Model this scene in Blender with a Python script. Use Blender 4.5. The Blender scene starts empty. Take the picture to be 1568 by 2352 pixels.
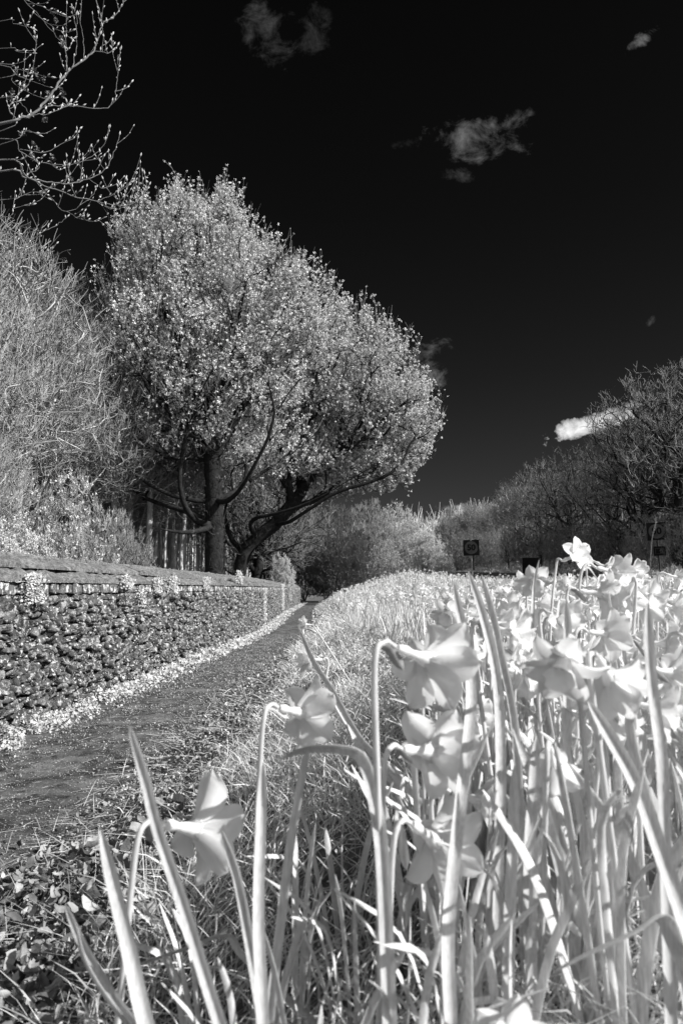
import bpy, math, random
import numpy as np
from mathutils import Vector

# ------------------------------------------------------------ camera, sky, sun
SC = bpy.context.scene
COL = SC.collection
EYE = 0.95
PITCH = math.atan(176.0 / 1568.0)
FPX = 1568.0

cam_d = bpy.data.cameras.new('camera')
cam = bpy.data.objects.new('camera', cam_d)
COL.objects.link(cam)
cam.location = (0, 0, EYE)
cam.rotation_euler = (math.radians(90) + PITCH, 0, 0)
cam_d.sensor_fit = 'VERTICAL'
cam_d.sensor_height = 36.0
cam_d.sensor_width = 24.0
cam_d.lens = 24.0
cam_d.clip_start = 0.02
cam_d.clip_end = 3000
cam_d.dof.use_dof = True
cam_d.dof.focus_distance = 7.0
cam_d.dof.aperture_fstop = 8.0
SC.camera = cam

SUN = np.array([0.76, -0.24, 0.60]); SUN /= np.linalg.norm(SUN)
sun_el = math.asin(SUN[2]); sun_az = math.atan2(SUN[0], SUN[1])
sd = bpy.data.lights.new('sun', 'SUN'); sd.energy = 4.4; sd.angle = math.radians(0.53); sd.color = (1.0, 0.995, 0.985)
so = bpy.data.objects.new('sun', sd); COL.objects.link(so)
so.rotation_euler = Vector(SUN).to_track_quat('Z', 'Y').to_euler()
so.location = (30, 10, 40)

W = bpy.data.worlds.new("World"); SC.world = W; W.use_nodes = True
nt = W.node_tree; nt.nodes.clear()
def wn(t, **kw):
    n = nt.nodes.new(t)
    for k, v in kw.items(): setattr(n, k, v)
    return n
def wmath(op, a, b=None, c=None, clamp=False):
    n = wn('ShaderNodeMath', operation=op, use_clamp=clamp)
    for i, v in enumerate((a, b, c)):
        if v is None: continue
        if isinstance(v, (int, float)): n.inputs[i].default_value = v
        else: nt.links.new(v, n.inputs[i])
    return n.outputs[0]
sky = wn('ShaderNodeTexSky', sky_type='NISHITA', sun_disc=False, sun_elevation=sun_el, sun_rotation=sun_az)
bw = wn('ShaderNodeRGBToBW'); nt.links.new(sky.outputs[0], bw.inputs[0])
tc = wn('ShaderNodeTexCoord')
sep = wn('ShaderNodeSeparateXYZ'); nt.links.new(tc.outputs['Generated'], sep.inputs[0])
# near-infrared air scatters hardly any light: the sky falls to black away from the horizon
ramp = wn('ShaderNodeValToRGB'); nt.links.new(sep.outputs['Z'], ramp.inputs[0])
cr = ramp.color_ramp; cr.interpolation = 'B_SPLINE'
for i, (p, v) in enumerate([(0.0, .115), (0.06, .098), (0.16, .066), (0.30, .036), (0.5, .020), (0.8, .012)]):
    e = cr.elements[i] if i < 2 else cr.elements.new(p)
    e.position = p; e.color = (v, v, v, 1)
skyv = wmath('MULTIPLY', bw.outputs[0], ramp.outputs[0])
# clouds as directions: u = x/y, v = z/y of the view direction towards the north half
ysafe = wmath('MAXIMUM', sep.outputs['Y'], 0.05)
cu = wmath('DIVIDE', sep.outputs['X'], ysafe); cv = wmath('DIVIDE', sep.outputs['Z'], ysafe)
comb = wn('ShaderNodeCombineXYZ'); nt.links.new(cu, comb.inputs[0]); nt.links.new(cv, comb.inputs[1])
def dir_of(px, py):
    dx = (px - 784) / FPX; dy = -(py - 1176) / FPX
    return np.array([dx, math.cos(PITCH) - dy * math.sin(PITCH), math.sin(PITCH) + dy * math.cos(PITCH)])
def noise_n(scale, det, rough, dist, seed):
    mp = wn('ShaderNodeMapping'); nt.links.new(comb.outputs[0], mp.inputs[0]); mp.inputs[1].default_value = (seed, seed * 1.7, 0)
    n = wn('ShaderNodeTexNoise'); nt.links.new(mp.outputs[0], n.inputs['Vector'])
    n.inputs['Scale'].default_value = scale; n.inputs['Detail'].default_value = det
    n.inputs['Roughness'].default_value = rough; n.inputs['Distortion'].default_value = dist
    return n.outputs['Fac']
cloud = None
# (px, py, half width, half height, tilt, strength, noise scale)
for (px, py, rw, rh, tilt, st, ns, seed) in [
    (612, 75, 62, 85, 0.4, .035, 9, 1), (720, 70, 40, 70, 0, .018, 10, 2), (1085, 322, 112, 48, -.10, .085, 8, 3.2), (1180, 278, 48, 22, .5, .045, 12, 4),
    (1052, 400, 40, 20, 0, .03, 14, 5), (1474, 92, 40, 15, .7, .075, 14, 6), (985, 802, 55, 26, .2, .10, 10, 7), (980, 858, 40, 38, -.8, .13, 11, 8),
    (1492, 740, 18, 8, .8, .03, 20, 9), (1368, 970, 100, 26, .30, .75, 6, 10), (1090, 1176, 80, 20, 0, .35, 10, 11), (930, 330, 30, 12, .2, .012, 14, 12)]:
    d = dir_of(px, py); u0 = d[0] / d[1]; v0 = d[2] / d[1]
    k = 1 / (FPX * d[1] ** 1.0)
    du = wmath('SUBTRACT', cu, u0); dv = wmath('SUBTRACT', cv, v0)
    ct, s_ = math.cos(tilt), math.sin(tilt)
    a = wmath('ADD', wmath('MULTIPLY', du, ct / (rw * k)), wmath('MULTIPLY', dv, s_ / (rw * k)))
    b = wmath('ADD', wmath('MULTIPLY', du, -s_ / (rh * k)), wmath('MULTIPLY', dv, ct / (rh * k)))
    r2 = wmath('ADD', wmath('MULTIPLY', a, a), wmath('MULTIPLY', b, b))
    nz = noise_n(ns * 2.4, 12, .66, .35, seed)
    m = wmath('SUBTRACT', wmath('ADD', 1.0, wmath('MULTIPLY', wmath('SUBTRACT', nz, .5), 7.5)), r2)
    m = wmath('MULTIPLY', m, .55, clamp=True)
    m = wmath('MULTIPLY', wmath('POWER', m, 1.5 if st < .5 else .8), st)
    cloud = m if cloud is None else wmath('MAXIMUM', cloud, m)
front = wmath('GREATER_THAN', sep.outputs['Y'], 0.06)
cloud = wmath('MULTIPLY', cloud, front)
# unseen bright broken cloud, added behind the camera to fill the shaded sides
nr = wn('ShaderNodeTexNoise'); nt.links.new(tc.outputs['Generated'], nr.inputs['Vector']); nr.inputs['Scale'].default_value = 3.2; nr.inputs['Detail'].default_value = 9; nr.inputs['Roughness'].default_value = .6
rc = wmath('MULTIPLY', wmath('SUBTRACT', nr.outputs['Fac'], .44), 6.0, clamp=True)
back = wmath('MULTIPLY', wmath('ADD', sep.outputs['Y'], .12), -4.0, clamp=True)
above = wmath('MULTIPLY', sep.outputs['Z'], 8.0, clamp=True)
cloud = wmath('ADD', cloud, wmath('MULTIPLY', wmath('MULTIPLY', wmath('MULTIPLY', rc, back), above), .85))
bg = wn('ShaderNodeBackground'); bg.inputs['Strength'].default_value = 0.066
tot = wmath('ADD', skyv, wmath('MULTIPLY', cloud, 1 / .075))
tocol = wn('ShaderNodeCombineXYZ')
for i in range(3): nt.links.new(tot, tocol.inputs[i])
nt.links.new(tocol.outputs[0], bg.inputs[0])
wo = wn('ShaderNodeOutputWorld'); nt.links.new(bg.outputs[0], wo.inputs[0])

SC.view_settings.view_transform = 'Standard'; SC.view_settings.look = 'None'
SC.view_settings.exposure = 0.95; SC.view_settings.gamma = 1
SC.render.engine = 'CYCLES'
cy = SC.cycles; cy.max_bounces = 7; cy.diffuse_bounces = 5; cy.transmission_bounces = 4; cy.transparent_max_bounces = 4
cy.use_denoising = True; cy.caustics_reflective = False; cy.caustics_refractive = False

# ------------------------------------------------------------ helpers
rng = np.random.default_rng(11)
random.seed(5)
def at(px, py, Y):
    d = dir_of(px, py); t = Y / d[1]
    return np.array([d[0] * t, Y, EYE + d[2] * t])
def nrm(v): return v / np.maximum(np.linalg.norm(v, axis=-1, keepdims=True), 1e-9)
def nz2(x, y, s=1.0, seed=0.0):
    """cheap smooth pseudo noise, about -1..1"""
    x = np.asarray(x) * s + seed * 3.1; y = np.asarray(y) * s - seed * 1.7
    return (np.sin(x * 1.3 + 1.7 * np.sin(y * 0.9 + seed)) + np.sin(y * 1.7 + 1.3 * np.sin(x * 1.1 + 2)) +
            .6 * np.sin(x * 3.1 + y * 2.3 + seed) + .5 * np.sin(y * 4.3 - x * 2.9 + 1.9 * np.sin(x * 2.1))) / 2.6

class MB:
    def __init__(s): s.v = []; s.f = []; s.n = 0
    def add(s, v, f):
        v = np.asarray(v, float).reshape(-1, 3); f = np.asarray(f, int)
        if len(v) == 0 or len(f) == 0: return
        s.v.append(v); s.f.append(f + s.n); s.n += len(v)
    def inst(s, tv, tf, R, t, scale=None):
        """template verts (V,3), faces (F,k); R (N,3,3) rows = local axes, t (N,3)"""
        N = len(t); 
        if N == 0: return
        tv = np.asarray(tv, float); tf = np.asarray(tf, int)
        if scale is not None:
            sc = np.asarray(scale, float)
            loc = tv[None] * (sc[:, None, None] if sc.ndim == 1 else sc[:, None, :])
        else: loc = np.broadcast_to(tv[None], (N,) + tv.shape)
        v = np.einsum('nvi,nij->nvj', loc, R) + t[:, None, :]
        f = tf[None] + (np.arange(N) * len(tv))[:, None, None]
        s.add(v.reshape(-1, 3), f.reshape(-1, tf.shape[1]))
    def tube(s, P, rad, sides=5, cap=False):
        """P (N,K,3), rad (N,K)"""
        P = np.asarray(P, float); rad = np.asarray(rad, float)
        if P.ndim == 2: P = P[None]; rad = rad[None]
        N, K, _ = P.shape
        T = np.empty_like(P); T[:, 1:-1] = P[:, 2:] - P[:, :-2]; T[:, 0] = P[:, 1] - P[:, 0]; T[:, -1] = P[:, -1] - P[:, -2]
        T = nrm(T); A = nrm(P[:, -1] - P[:, 0] + 1e-6)
        ref = np.where(np.abs(A[:, 2:3]) > .7, np.array([[1., .13, 0]]), np.array([[.1, .05, 1.]]))
        U = nrm(np.cross(T, ref[:, None, :])); V = np.cross(T, U)
        an = np.arange(sides) * 2 * math.pi / sides
        ring = P[:, :, None, :] + rad[:, :, None, None] * (U[:, :, None, :] * np.cos(an)[None, None, :, None] + V[:, :, None, :] * np.sin(an)[None, None, :, None])
        j = np.arange(sides); k = np.arange(K - 1)
        a = k[:, None] * sides + j[None]; b = k[:, None] * sides + (j[None] + 1) % sides
        f = np.stack([a, b, b + sides, a + sides], -1).reshape(-1, 4)
        F = (f[None] + (np.arange(N) * K * sides)[:, None, None]).reshape(-1, 4)
        s.add(ring.reshape(-1, 3), F)
    def box(s, lo, hi):
        x0, y0, z0 = lo; x1, y1, z1 = hi
        v = [(x0,y0,z0),(x1,y0,z0),(x1,y1,z0),(x0,y1,z0),(x0,y0,z1),(x1,y0,z1),(x1,y1,z1),(x0,y1,z1)]
        s.add(v, [(0,3,2,1),(4,5,6,7),(0,1,5,4),(1,2,6,5),(2,3,7,6),(3,0,4,7)])
    def mesh(s, name, mat, smooth=False):
        me = bpy.data.meshes.new(name)
        v = np.concatenate(s.v).astype(np.float32)
        me.vertices.add(len(v)); me.vertices.foreach_set('co', v.ravel())
        idx = np.concatenate([f.ravel() for f in s.f]).astype(np.int32)
        tot = np.concatenate([np.full(len(f), f.shape[1], np.int32) for f in s.f])
        st = np.concatenate([[0], np.cumsum(tot)[:-1]]).astype(np.int32)
        me.loops.add(len(idx)); me.loops.foreach_set('vertex_index', idx)
        me.polygons.add(len(tot)); me.polygons.foreach_set('loop_start', st)
        try: me.polygons.foreach_set('loop_total', tot)
        except Exception: pass
        me.update(calc_edges=True); me.validate()
        me.polygons.foreach_set('use_smooth', np.full(len(me.polygons), smooth))
        me.materials.append(mat)
        return me
    def build(s, name, mat, parent=None, smooth=False):
        o = bpy.data.objects.new(name, s.mesh(name, mat, smooth)); COL.objects.link(o)
        if parent: o.parent = parent
        return o
def obj(name, me, parent=None):
    o = bpy.data.objects.new(name, me); COL.objects.link(o)
    if parent: o.parent = parent
    return o
def tag(o, label=None, cat=None, group=None, kind=None):
    if label: o['label'] = label
    if cat: o['category'] = cat
    if group: o['group'] = group
    if kind: o['kind'] = kind
    return o
def thing(name, loc=(0, 0, 0), label=None, cat=None, group=None):
    o = bpy.data.objects.new(name, None); o.empty_display_size = .1; COL.objects.link(o); o.location = loc
    return tag(o, label, cat, group)
def copy_tree(o, parent=None):
    c = o.copy(); COL.objects.link(c); c.parent = parent
    for ch in o.children: copy_tree(ch, c)
    return c
def rand_rot(n, up=None, spread=1.0):
    """random frames; rows = axes; third row (normal) near up when given"""
    z = nrm(rng.normal(size=(n, 3)))
    if up is not None: z = nrm(np.asarray(up) + spread * z)
    x = nrm(np.cross(z, nrm(rng.normal(size=(n, 3))))); y = np.cross(z, x)
    return np.stack([x, y, z], 1)
def frame_z(z, roll=None):
    z = nrm(np.asarray(z, float)); n = len(z)
    ref = np.where(np.abs(z[:, 2:3]) > .9, np.array([[1., 0, 0]]), np.array([[0, 0, 1.]]))
    x = nrm(np.cross(ref, z)); y = np.cross(z, x)
    if roll is not None:
        c, s_ = np.cos(roll)[:, None], np.sin(roll)[:, None]
        x, y = x * c + y * s_, y * c - x * s_
    return np.stack([x, y, z], 1)
def catmull(P, n):
    P = np.asarray(P, float); Q = np.vstack([2 * P[0] - P[1], P, 2 * P[-1] - P[-2]])
    out = []
    for i in range(len(P) - 1):
        p0, p1, p2, p3 = Q[i:i + 4]
        for t in np.linspace(0, 1, n, endpoint=False):
            out.append(.5 * ((2 * p1) + (-p0 + p2) * t + (2 * p0 - 5 * p1 + 4 * p2 - p3) * t * t + (-p0 + 3 * p1 - 3 * p2 + p3) * t ** 3))
    out.append(P[-1]); return np.array(out)

# ------------------------------------------------------------ materials
def material(name, base, var=.0, scale=5.0, rough=.7, bump=0.0, bscale=30.0, trans=0.0, spots=None, obj_var=0.0, spec=.08, detail=6, island=0.0, bdist=.01):
    m = bpy.data.materials.new(name); m.use_nodes = True; t = m.node_tree; t.nodes.clear()
    N = t.nodes.new; L = t.links.new
    out = N('ShaderNodeOutputMaterial'); pr = N('ShaderNodeBsdfPrincipled')
    pr.inputs['Roughness'].default_value = rough; pr.inputs['Specular IOR Level'].default_value = spec
    geo = N('ShaderNodeNewGeometry')
    n1 = N('ShaderNodeTexNoise'); n1.inputs['Scale'].default_value = scale; n1.inputs['Detail'].default_value = detail; n1.inputs['Roughness'].default_value = .6
    L(geo.outputs['Position'], n1.inputs['Vector'])
    mr = N('ShaderNodeMapRange'); L(n1.outputs['Fac'], mr.inputs[0]); mr.inputs[1].default_value = .3; mr.inputs[2].default_value = .7
    mr.inputs[3].default_value = base * (1 - var); mr.inputs[4].default_value = min(base * (1 + var), .9)
    val = mr.outputs[0]
    if name == 'daffodil_leaf':
        mpn = N('ShaderNodeMapping'); mpn.inputs[3].default_value = (420, 420, 9); L(geo.outputs['Position'], mpn.inputs[0])
        nv = N('ShaderNodeTexNoise'); nv.inputs['Scale'].default_value = 1.0; nv.inputs['Detail'].default_value = 3; L(mpn.outputs[0], nv.inputs['Vector'])
        mv = N('ShaderNodeMapRange'); L(nv.outputs['Fac'], mv.inputs[0]); mv.inputs[1].default_value = .3; mv.inputs[2].default_value = .7; mv.inputs[3].default_value = .78; mv.inputs[4].default_value = 1.08
        mm_ = N('ShaderNodeMath'); mm_.operation = 'MULTIPLY'; L(val, mm_.inputs[0]); L(mv.outputs[0], mm_.inputs[1]); val = mm_.outputs[0]
    def mth(op, a, b, clamp=False):
        n = N('ShaderNodeMath'); n.operation = op; n.use_clamp = clamp
        for i, v in enumerate((a, b)):
            if isinstance(v, (int, float)): n.inputs[i].default_value = v
            else: L(v, n.inputs[i])
        return n.outputs[0]
    if island:
        val = mth('MULTIPLY', val, mth('ADD', mth('MULTIPLY', geo.outputs['Random Per Island'], island), 1 - island))
    for (sc_, lo, hi, v) in (spots or []):
        n2 = N('ShaderNodeTexNoise'); n2.inputs['Scale'].default_value = sc_; n2.inputs['Detail'].default_value = 8; n2.inputs['Roughness'].default_value = .65
        n2.inputs['Distortion'].default_value = .3
        L(geo.outputs['Position'], n2.inputs['Vector'])
        m2 = N('ShaderNodeMapRange'); L(n2.outputs['Fac'], m2.inputs[0]); m2.inputs[1].default_value = lo; m2.inputs[2].default_value = hi
        mx = N('ShaderNodeMix'); mx.data_type = 'FLOAT'; L(m2.outputs[0], mx.inputs[0]); L(val, mx.inputs[2]); mx.inputs[3].default_value = v
        val = mx.outputs[0]
    c = N('ShaderNodeCombineColor')
    for i in range(3): L(val, c.inputs[i])
    L(c.outputs[0], pr.inputs['Base Color'])
    if bump:
        nb = N('ShaderNodeTexNoise'); nb.inputs['Scale'].default_value = bscale; nb.inputs['Detail'].default_value = 8; nb.inputs['Roughness'].default_value = .65
        L(geo.outputs['Position'], nb.inputs['Vector'])
        bp = N('ShaderNodeBump'); bp.inputs['Strength'].default_value = bump; bp.inputs['Distance'].default_value = bdist
        L(nb.outputs['Fac'], bp.inputs['Height']); L(bp.outputs[0], pr.inputs['Normal'])
    if trans:
        tr = N('ShaderNodeBsdfTranslucent'); L(c.outputs[0], tr.inputs[0])
        ms = N('ShaderNodeMixShader'); ms.inputs[0].default_value = trans
        L(pr.outputs[0], ms.inputs[1]); L(tr.outputs[0], ms.inputs[2]); L(ms.outputs[0], out.inputs[0])
    else: L(pr.outputs[0], out.inputs[0])
    return m
M = dict(
    petal=material('petal_white', .88, .04, 60, .6, trans=.40, spec=.2),
    leaf=material('daffodil_leaf', .84, .08, 25, .45, trans=.34, spec=.3, island=.22, spots=[(22, .70, .76, .45)]),
    spathe=material('papery_spathe', .42, .2, 80, .8, trans=.2),
    grass=material('grass_blade', .88, .08, 8, .6, trans=.35, island=.5),
    drygrass=material('dry_grass', .46, .3, 8, .8, island=.6, trans=.1),
    weed=material('small_weed_leaf', .68, .15, 12, .6, trans=.25, island=.55),
    litter=material('dry_leaf_litter', .36, .4, 30, .8, island=.8, bump=.3, bscale=120),
    soil=material('soil', .10, .5, 14, .95, bump=.8, bscale=40, spots=[(30, .60, .72, .35)]),
    bark=material('dark_bark', .022, .4, 6, .9, bump=1.0, bscale=14, spots=[(5, .6, .75, .09)], bdist=.03),
    bark_pale=material('pale_bark', .42, .4, 3, .85, bump=.5, bscale=20),
    twig=material('bright_twig', .36, .2, 2, .8, island=.7),
    twig_mid=material('grey_twig', .28, .25, 2, .8, island=.6),
    twig_dark=material('dark_twig', .27, .3, 2, .85, island=.7),
    bud=material('pale_bud', .5, .1, 60, .6, island=.15),
    beech=material('beech_bark', .16, .3, 30, .7, bump=.3, bscale=120),
    blossom=material('blossom', .88, .08, 3, .7, trans=.25, island=.25),
    ivy=material('ivy_stem', .07, .4, 10, .9, island=.6),
    husk=material('husk', .14, .3, 30, .9),
    stone=material('rubble_stone', .095, .6, 16, .92, bump=1.0, bscale=60, spots=[(15, .52, .64, .34), (34, .56, .63, .60), (26, .58, .66, .04)], island=.55, bdist=.012),
    mortar=material('mortar', .02, .4, 20, .95, bump=.8, bscale=40),
    brick=material('lichen_brick', .13, .4, 20, .9, bump=.8, bscale=70, spots=[(15, .52, .58, .6), (70, .60, .66, .6)], island=.3),
    coping=material('mossy_coping', .165, .7, 30, .95, bump=1.0, bscale=90, spots=[(9, .60, .68, .34), (100, .57, .66, .36), (3.2, .58, .66, .22)], island=.25, bdist=.012),
    path=material('worn_path', .075, .6, 11, .95, bump=1.0, bscale=110, spots=[(3.5, .46, .62, .16), (8, .52, .62, .03), (90, .60, .66, .38)], bdist=.012),
    road=material('road_asphalt', .02, .3, 8, .9, bump=.3, bscale=60),
    paint=material('road_paint', .30, .2, 20, .7),
    wood=material('far_wood', .70, .3, 1, .9, island=.5),
    plate=material('sign_plate_dark', .012, .2, 8, .6),
    disc=material('sign_disc_grey', .085, .15, 12, .6),
    ring=material('sign_ring_pale', .085, .1, 12, .6),
    digit=material('sign_digit_dark', .009, .1, 8, .6),
    pole=material('galvanised_pole', .30, .2, 20, .5),
    poledark=material('dark_pole', .05, .2, 20, .6),
)

# ------------------------------------------------------------ terrain
WY = np.array([-8, 0, 4.6, 8.6, 12, 16, 21, 27, 34, 42, 60, 400.])
WX = np.array([-2.3, -2.25, -2.2, -2.08, -1.95, -1.87, -2.05, -2.30, -2.42, -2.5, -2.9, -2.9])
def wallx(y): return np.interp(y, WY, WX)
def sstep(t): t = np.clip(t, 0, 1); return t * t * (3 - 2 * t)
UU = [-400, -1.6, -1.2, 0, .15, .45, 1.05, 1.65, 2.5, 4.5, 7.0, 8.0, 9.0, 14.2, 15.2, 18, 26, 60, 400]
HH = [.1, .1, 0, 0, .03, .17, .38, .50, .57, .60, .62, .64, .66, .66, .78, 1.4, 3.2, 5, 8]
def hgt(x, y, rough=True):
    x = np.asarray(x, float); y = np.asarray(y, float)
    u = x - (wallx(y) + 1.15)
    h = np.interp(u, UU, HH)
    h = h + (.011 * sstep((u - 1.5) / 5) + .017 * sstep((u - 6.6) / 1.6)) * np.clip(y, 0, 70)
    h = h + .60 * np.exp(-((x - 2.5) / 1.9) ** 2 - ((y - 26) / 6.5) ** 2)
    if rough:
        k = np.where((u > .05) & (u < 7.0), 1, .0)
        h = h + k * (.018 * nz2(x, y, 3.1) + .01 * nz2(x, y, 9, 2))
    return h
def axis(fine0, fine1, step, lo, hi, g=1.18):
    a = list(np.arange(fine0, fine1, step)); s_ = step; x = a[-1]
    while x < hi: s_ *= g; x += s_; a.append(x)
    s_ = step; x = fine0; b = []
    while x > lo: s_ *= g; x -= s_; b.append(x)
    return np.array(b[::-1] + a)
def sheet(xs, ys, zf):
    X, Y = np.meshgrid(xs, ys); Z = zf(X, Y)
    nx, ny = len(xs), len(ys); i = np.arange(nx - 1)[None]; j = np.arange(ny - 1)[:, None]
    a = j * nx + i
    return np.stack([X, Y, Z], -1).reshape(-1, 3), np.stack([a, a + 1, a + nx + 1, a + nx], -1).reshape(-1, 4)
b = MB(); b.add(*sheet(axis(-3, 3.5, .06, -600, 600), axis(.3, 7, .06, -600, 900, 1.10), hgt))
tag(b.build('ground', M['soil'], smooth=True), kind='structure')
# path: follows the wall
ys = axis(.2, 8, .08, -6, 47, 1.05); us = np.linspace(-.86, .04, 14)
Uu, Yy = np.meshgrid(us, ys)
edge = .07 * nz2(Yy, 0 * Yy, 4.0) + .04 * nz2(Yy, Uu, 11)
Xp = wallx(Yy) + 1.15 + Uu + edge * np.where(Uu > -.4, 1, -1) * np.abs(Uu + .41) * 2
Zp = .004 + .006 + .006 * nz2(Xp, Yy, 6) - .012 * np.abs((Uu + .41) / .45) ** 3 + .006
nx, ny = len(us), len(ys); a = (np.arange(ny - 1)[:, None] * nx + np.arange(nx - 1)[None])
b = MB(); b.add(np.stack([Xp, Yy, np.maximum(Zp, hgt(Xp, Yy) + .004)], -1).reshape(-1, 3), np.stack([a, a + 1, a + nx + 1, a + nx], -1).reshape(-1, 4))
tag(b.build('path', M['path'], smooth=True), kind='structure')
# road beyond the verge
ys = np.concatenate([np.arange(-10, 70, 1.0), np.arange(70, 400, 8.)]); us = np.linspace(0, 5.0, 8)
def roadx(y): return 7.15 + 0 * y
U_, Y_ = np.meshgrid(us, ys); X_ = roadx(Y_) + U_
b = MB(); nx, ny = len(us), len(ys); a = (np.arange(ny - 1)[:, None] * nx + np.arange(nx - 1)[None])
b.add(np.stack([X_, Y_, hgt(X_, Y_, False) + .03], -1).reshape(-1, 3), np.stack([a, a + 1, a + nx + 1, a + nx], -1).reshape(-1, 4))
tag(b.build('road', M['road']), kind='structure')
b = MB()
for uoff in (.25, 4.65):
    yy = np.arange(-10, 120, 1.0); xa = roadx(yy) + uoff
    for i in range(len(yy) - 1):
        b.add([(xa[i], yy[i], hgt(xa[i], yy[i], False) + .036), (xa[i] + .1, yy[i], hgt(xa[i] + .1, yy[i], False) + .036), (xa[i + 1] + .1, yy[i + 1], hgt(xa[i + 1] + .1, yy[i + 1], False) + .036), (xa[i + 1], yy[i + 1], hgt(xa[i + 1], yy[i + 1], False) + .036)], [(0, 1, 2, 3)])
tag(b.build('road_marking', M['paint']), kind='structure')

# ------------------------------------------------------------ wall
def ico(sub):
    p = (1 + 5 ** .5) / 2
    v = [(-1,p,0),(1,p,0),(-1,-p,0),(1,-p,0),(0,-1,p),(0,1,p),(0,-1,-p),(0,1,-p),(p,0,-1),(p,0,1),(-p,0,-1),(-p,0,1)]
    f = [(0,11,5),(0,5,1),(0,1,7),(0,7,10),(0,10,11),(1,5,9),(5,11,4),(11,10,2),(10,7,6),(7,1,8),(3,9,4),(3,4,2),(3,2,6),(3,6,8),(3,8,9),(4,9,5),(2,4,11),(6,2,10),(8,6,7),(9,8,1)]
    v = [np.array(q) / np.linalg.norm(q) for q in v]
    for _ in range(sub):
        c = {}; nf = []
        def mid(a, b_):
            k = (min(a, b_), max(a, b_))
            if k not in c: q = v[a] + v[b_]; v.append(q / np.linalg.norm(q)); c[k] = len(v) - 1
            return c[k]
        for a, b_, d in f:
            x, y, z = mid(a, b_), mid(b_, d), mid(d, a); nf += [(a, x, z), (b_, y, x), (d, z, y), (x, y, z)]
        f = nf
    return np.array(v), np.array(f)
def lump(sub, seed, amp=.20, boxy=.50):
    v, f = ico(sub); r = np.random.default_rng(seed)
    q = v / np.maximum(np.abs(v).max(1, keepdims=True), 1e-6)
    v = v * (1 - boxy) + q * boxy
    for s_ in (1.5, 3.3, 7.0):
        for _ in range(3):
            d = r.normal(size=3); ph = r.uniform(0, 6)
            v = v * (1 + amp / s_ * 1.3 * np.sin(v @ d * s_ + ph))[:, None]
    return v, f
wall = thing('stone_wall', (-2.2, 5, 0), 'low rubble stone wall with sloping mossy coping running beside the path', 'wall')
def child(b, name, mat, parent, smooth=False):
    """build in world coordinates under an empty standing at parent.location"""
    off = np.array(parent.location)
    b.v = [v - off for v in b.v]
    return b.build(name, mat, parent, smooth)
def wpt(y, out, z):
    """point on the wall line; out = metres in front of its face"""
    y = np.asarray(y, float); dx = (wallx(y + .05) - wallx(y - .05)) / .1
    n = np.stack([np.ones_like(dx), -dx], -1); n /= np.linalg.norm(n, axis=-1, keepdims=True)
    return np.stack([wallx(y) + n[..., 0] * out, y + n[..., 1] * out, z + 0 * y], -1)
b = MB()
tn = [lump(3, 40 + i) for i in range(10)]; tf_ = [lump(2, 80 + i, .2) for i in range(8)]
for (y0, y1, T, hh) in ((.8, 11, tn, .057), (11, 42, tf_, .066)):
    z = .015; row = 0
    while z < .90:
        h = hh * random.uniform(.8, 1.25); y = y0 + random.uniform(0, .1); pos = []; scl = []
        while y < y1:
            l = random.uniform(.05, .125) if random.random() < .85 else random.uniform(.11, .2)
            zz = z + h / 2 + random.uniform(-.015, .015); hs = h * random.uniform(.8, 1.35)
            if random.random() < .08: hs *= 1.45
            pos.append((y + l / 2, random.uniform(-.035, .008), min(zz, .905 - hs * .5))); scl.append((random.uniform(.045, .070), l * .50, hs * .50)); y += l
        pos = np.array(pos); scl = np.array(scl); P = wpt(pos[:, 0], pos[:, 1], pos[:, 2])
        which = rng.integers(0, len(T), len(P))
        an = rng.normal(0, .13, len(P)); bn = rng.normal(0, .12, len(P))
        for w in range(len(T)):
            m = which == w; n = m.sum()
            if not n: continue
            R = np.zeros((n, 3, 3)); ca, sa = np.cos(an[m]), np.sin(an[m]); cb, sb = np.cos(bn[m]), np.sin(bn[m])
            R[:, 0] = np.stack([cb, sb, 0 * ca], -1); R[:, 1] = np.stack([-sb * ca, cb * ca, sa], -1); R[:, 2] = np.cross(R[:, 0], R[:, 1])
            b.inst(T[w][0], T[w][1], R, P[m], scl[m])
        z += h * .93; row += 1
child(b, 'rubble_face', M['stone'], wall, True)
b = MB(); yy = np.concatenate([np.arange(-4, 42, .5), [42]])
prof = [(-.03, -.05), (-.03, .93), (-.42, .93), (-.42, -.05)]
P = np.stack([wpt(yy, o_, z_) for o_, z_ in prof], 1); n = len(yy)
f = []
for i in range(n - 1):
    for k in range(4): f.append((i * 4 + k, (i + 1) * 4 + k, (i + 1) * 4 + (k + 1) % 4, i * 4 + (k + 1) % 4))
b.add(P, f + [(0, 1, 2, 3), ((n - 1) * 4 + 3, (n - 1) * 4 + 2, (n - 1) * 4 + 1, (n - 1) * 4)])
child(b, 'core', M['mortar'], wall)
def rbox(sx, sy, sz, nx=2, bev=.006):
    """box centred at origin with worn bevel; subdivided along the three axes"""
    v, f = [], []
    xs = [-.5 * sx, -.5 * sx + bev, .5 * sx - bev, .5 * sx]
    return xs
TC = None
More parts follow.
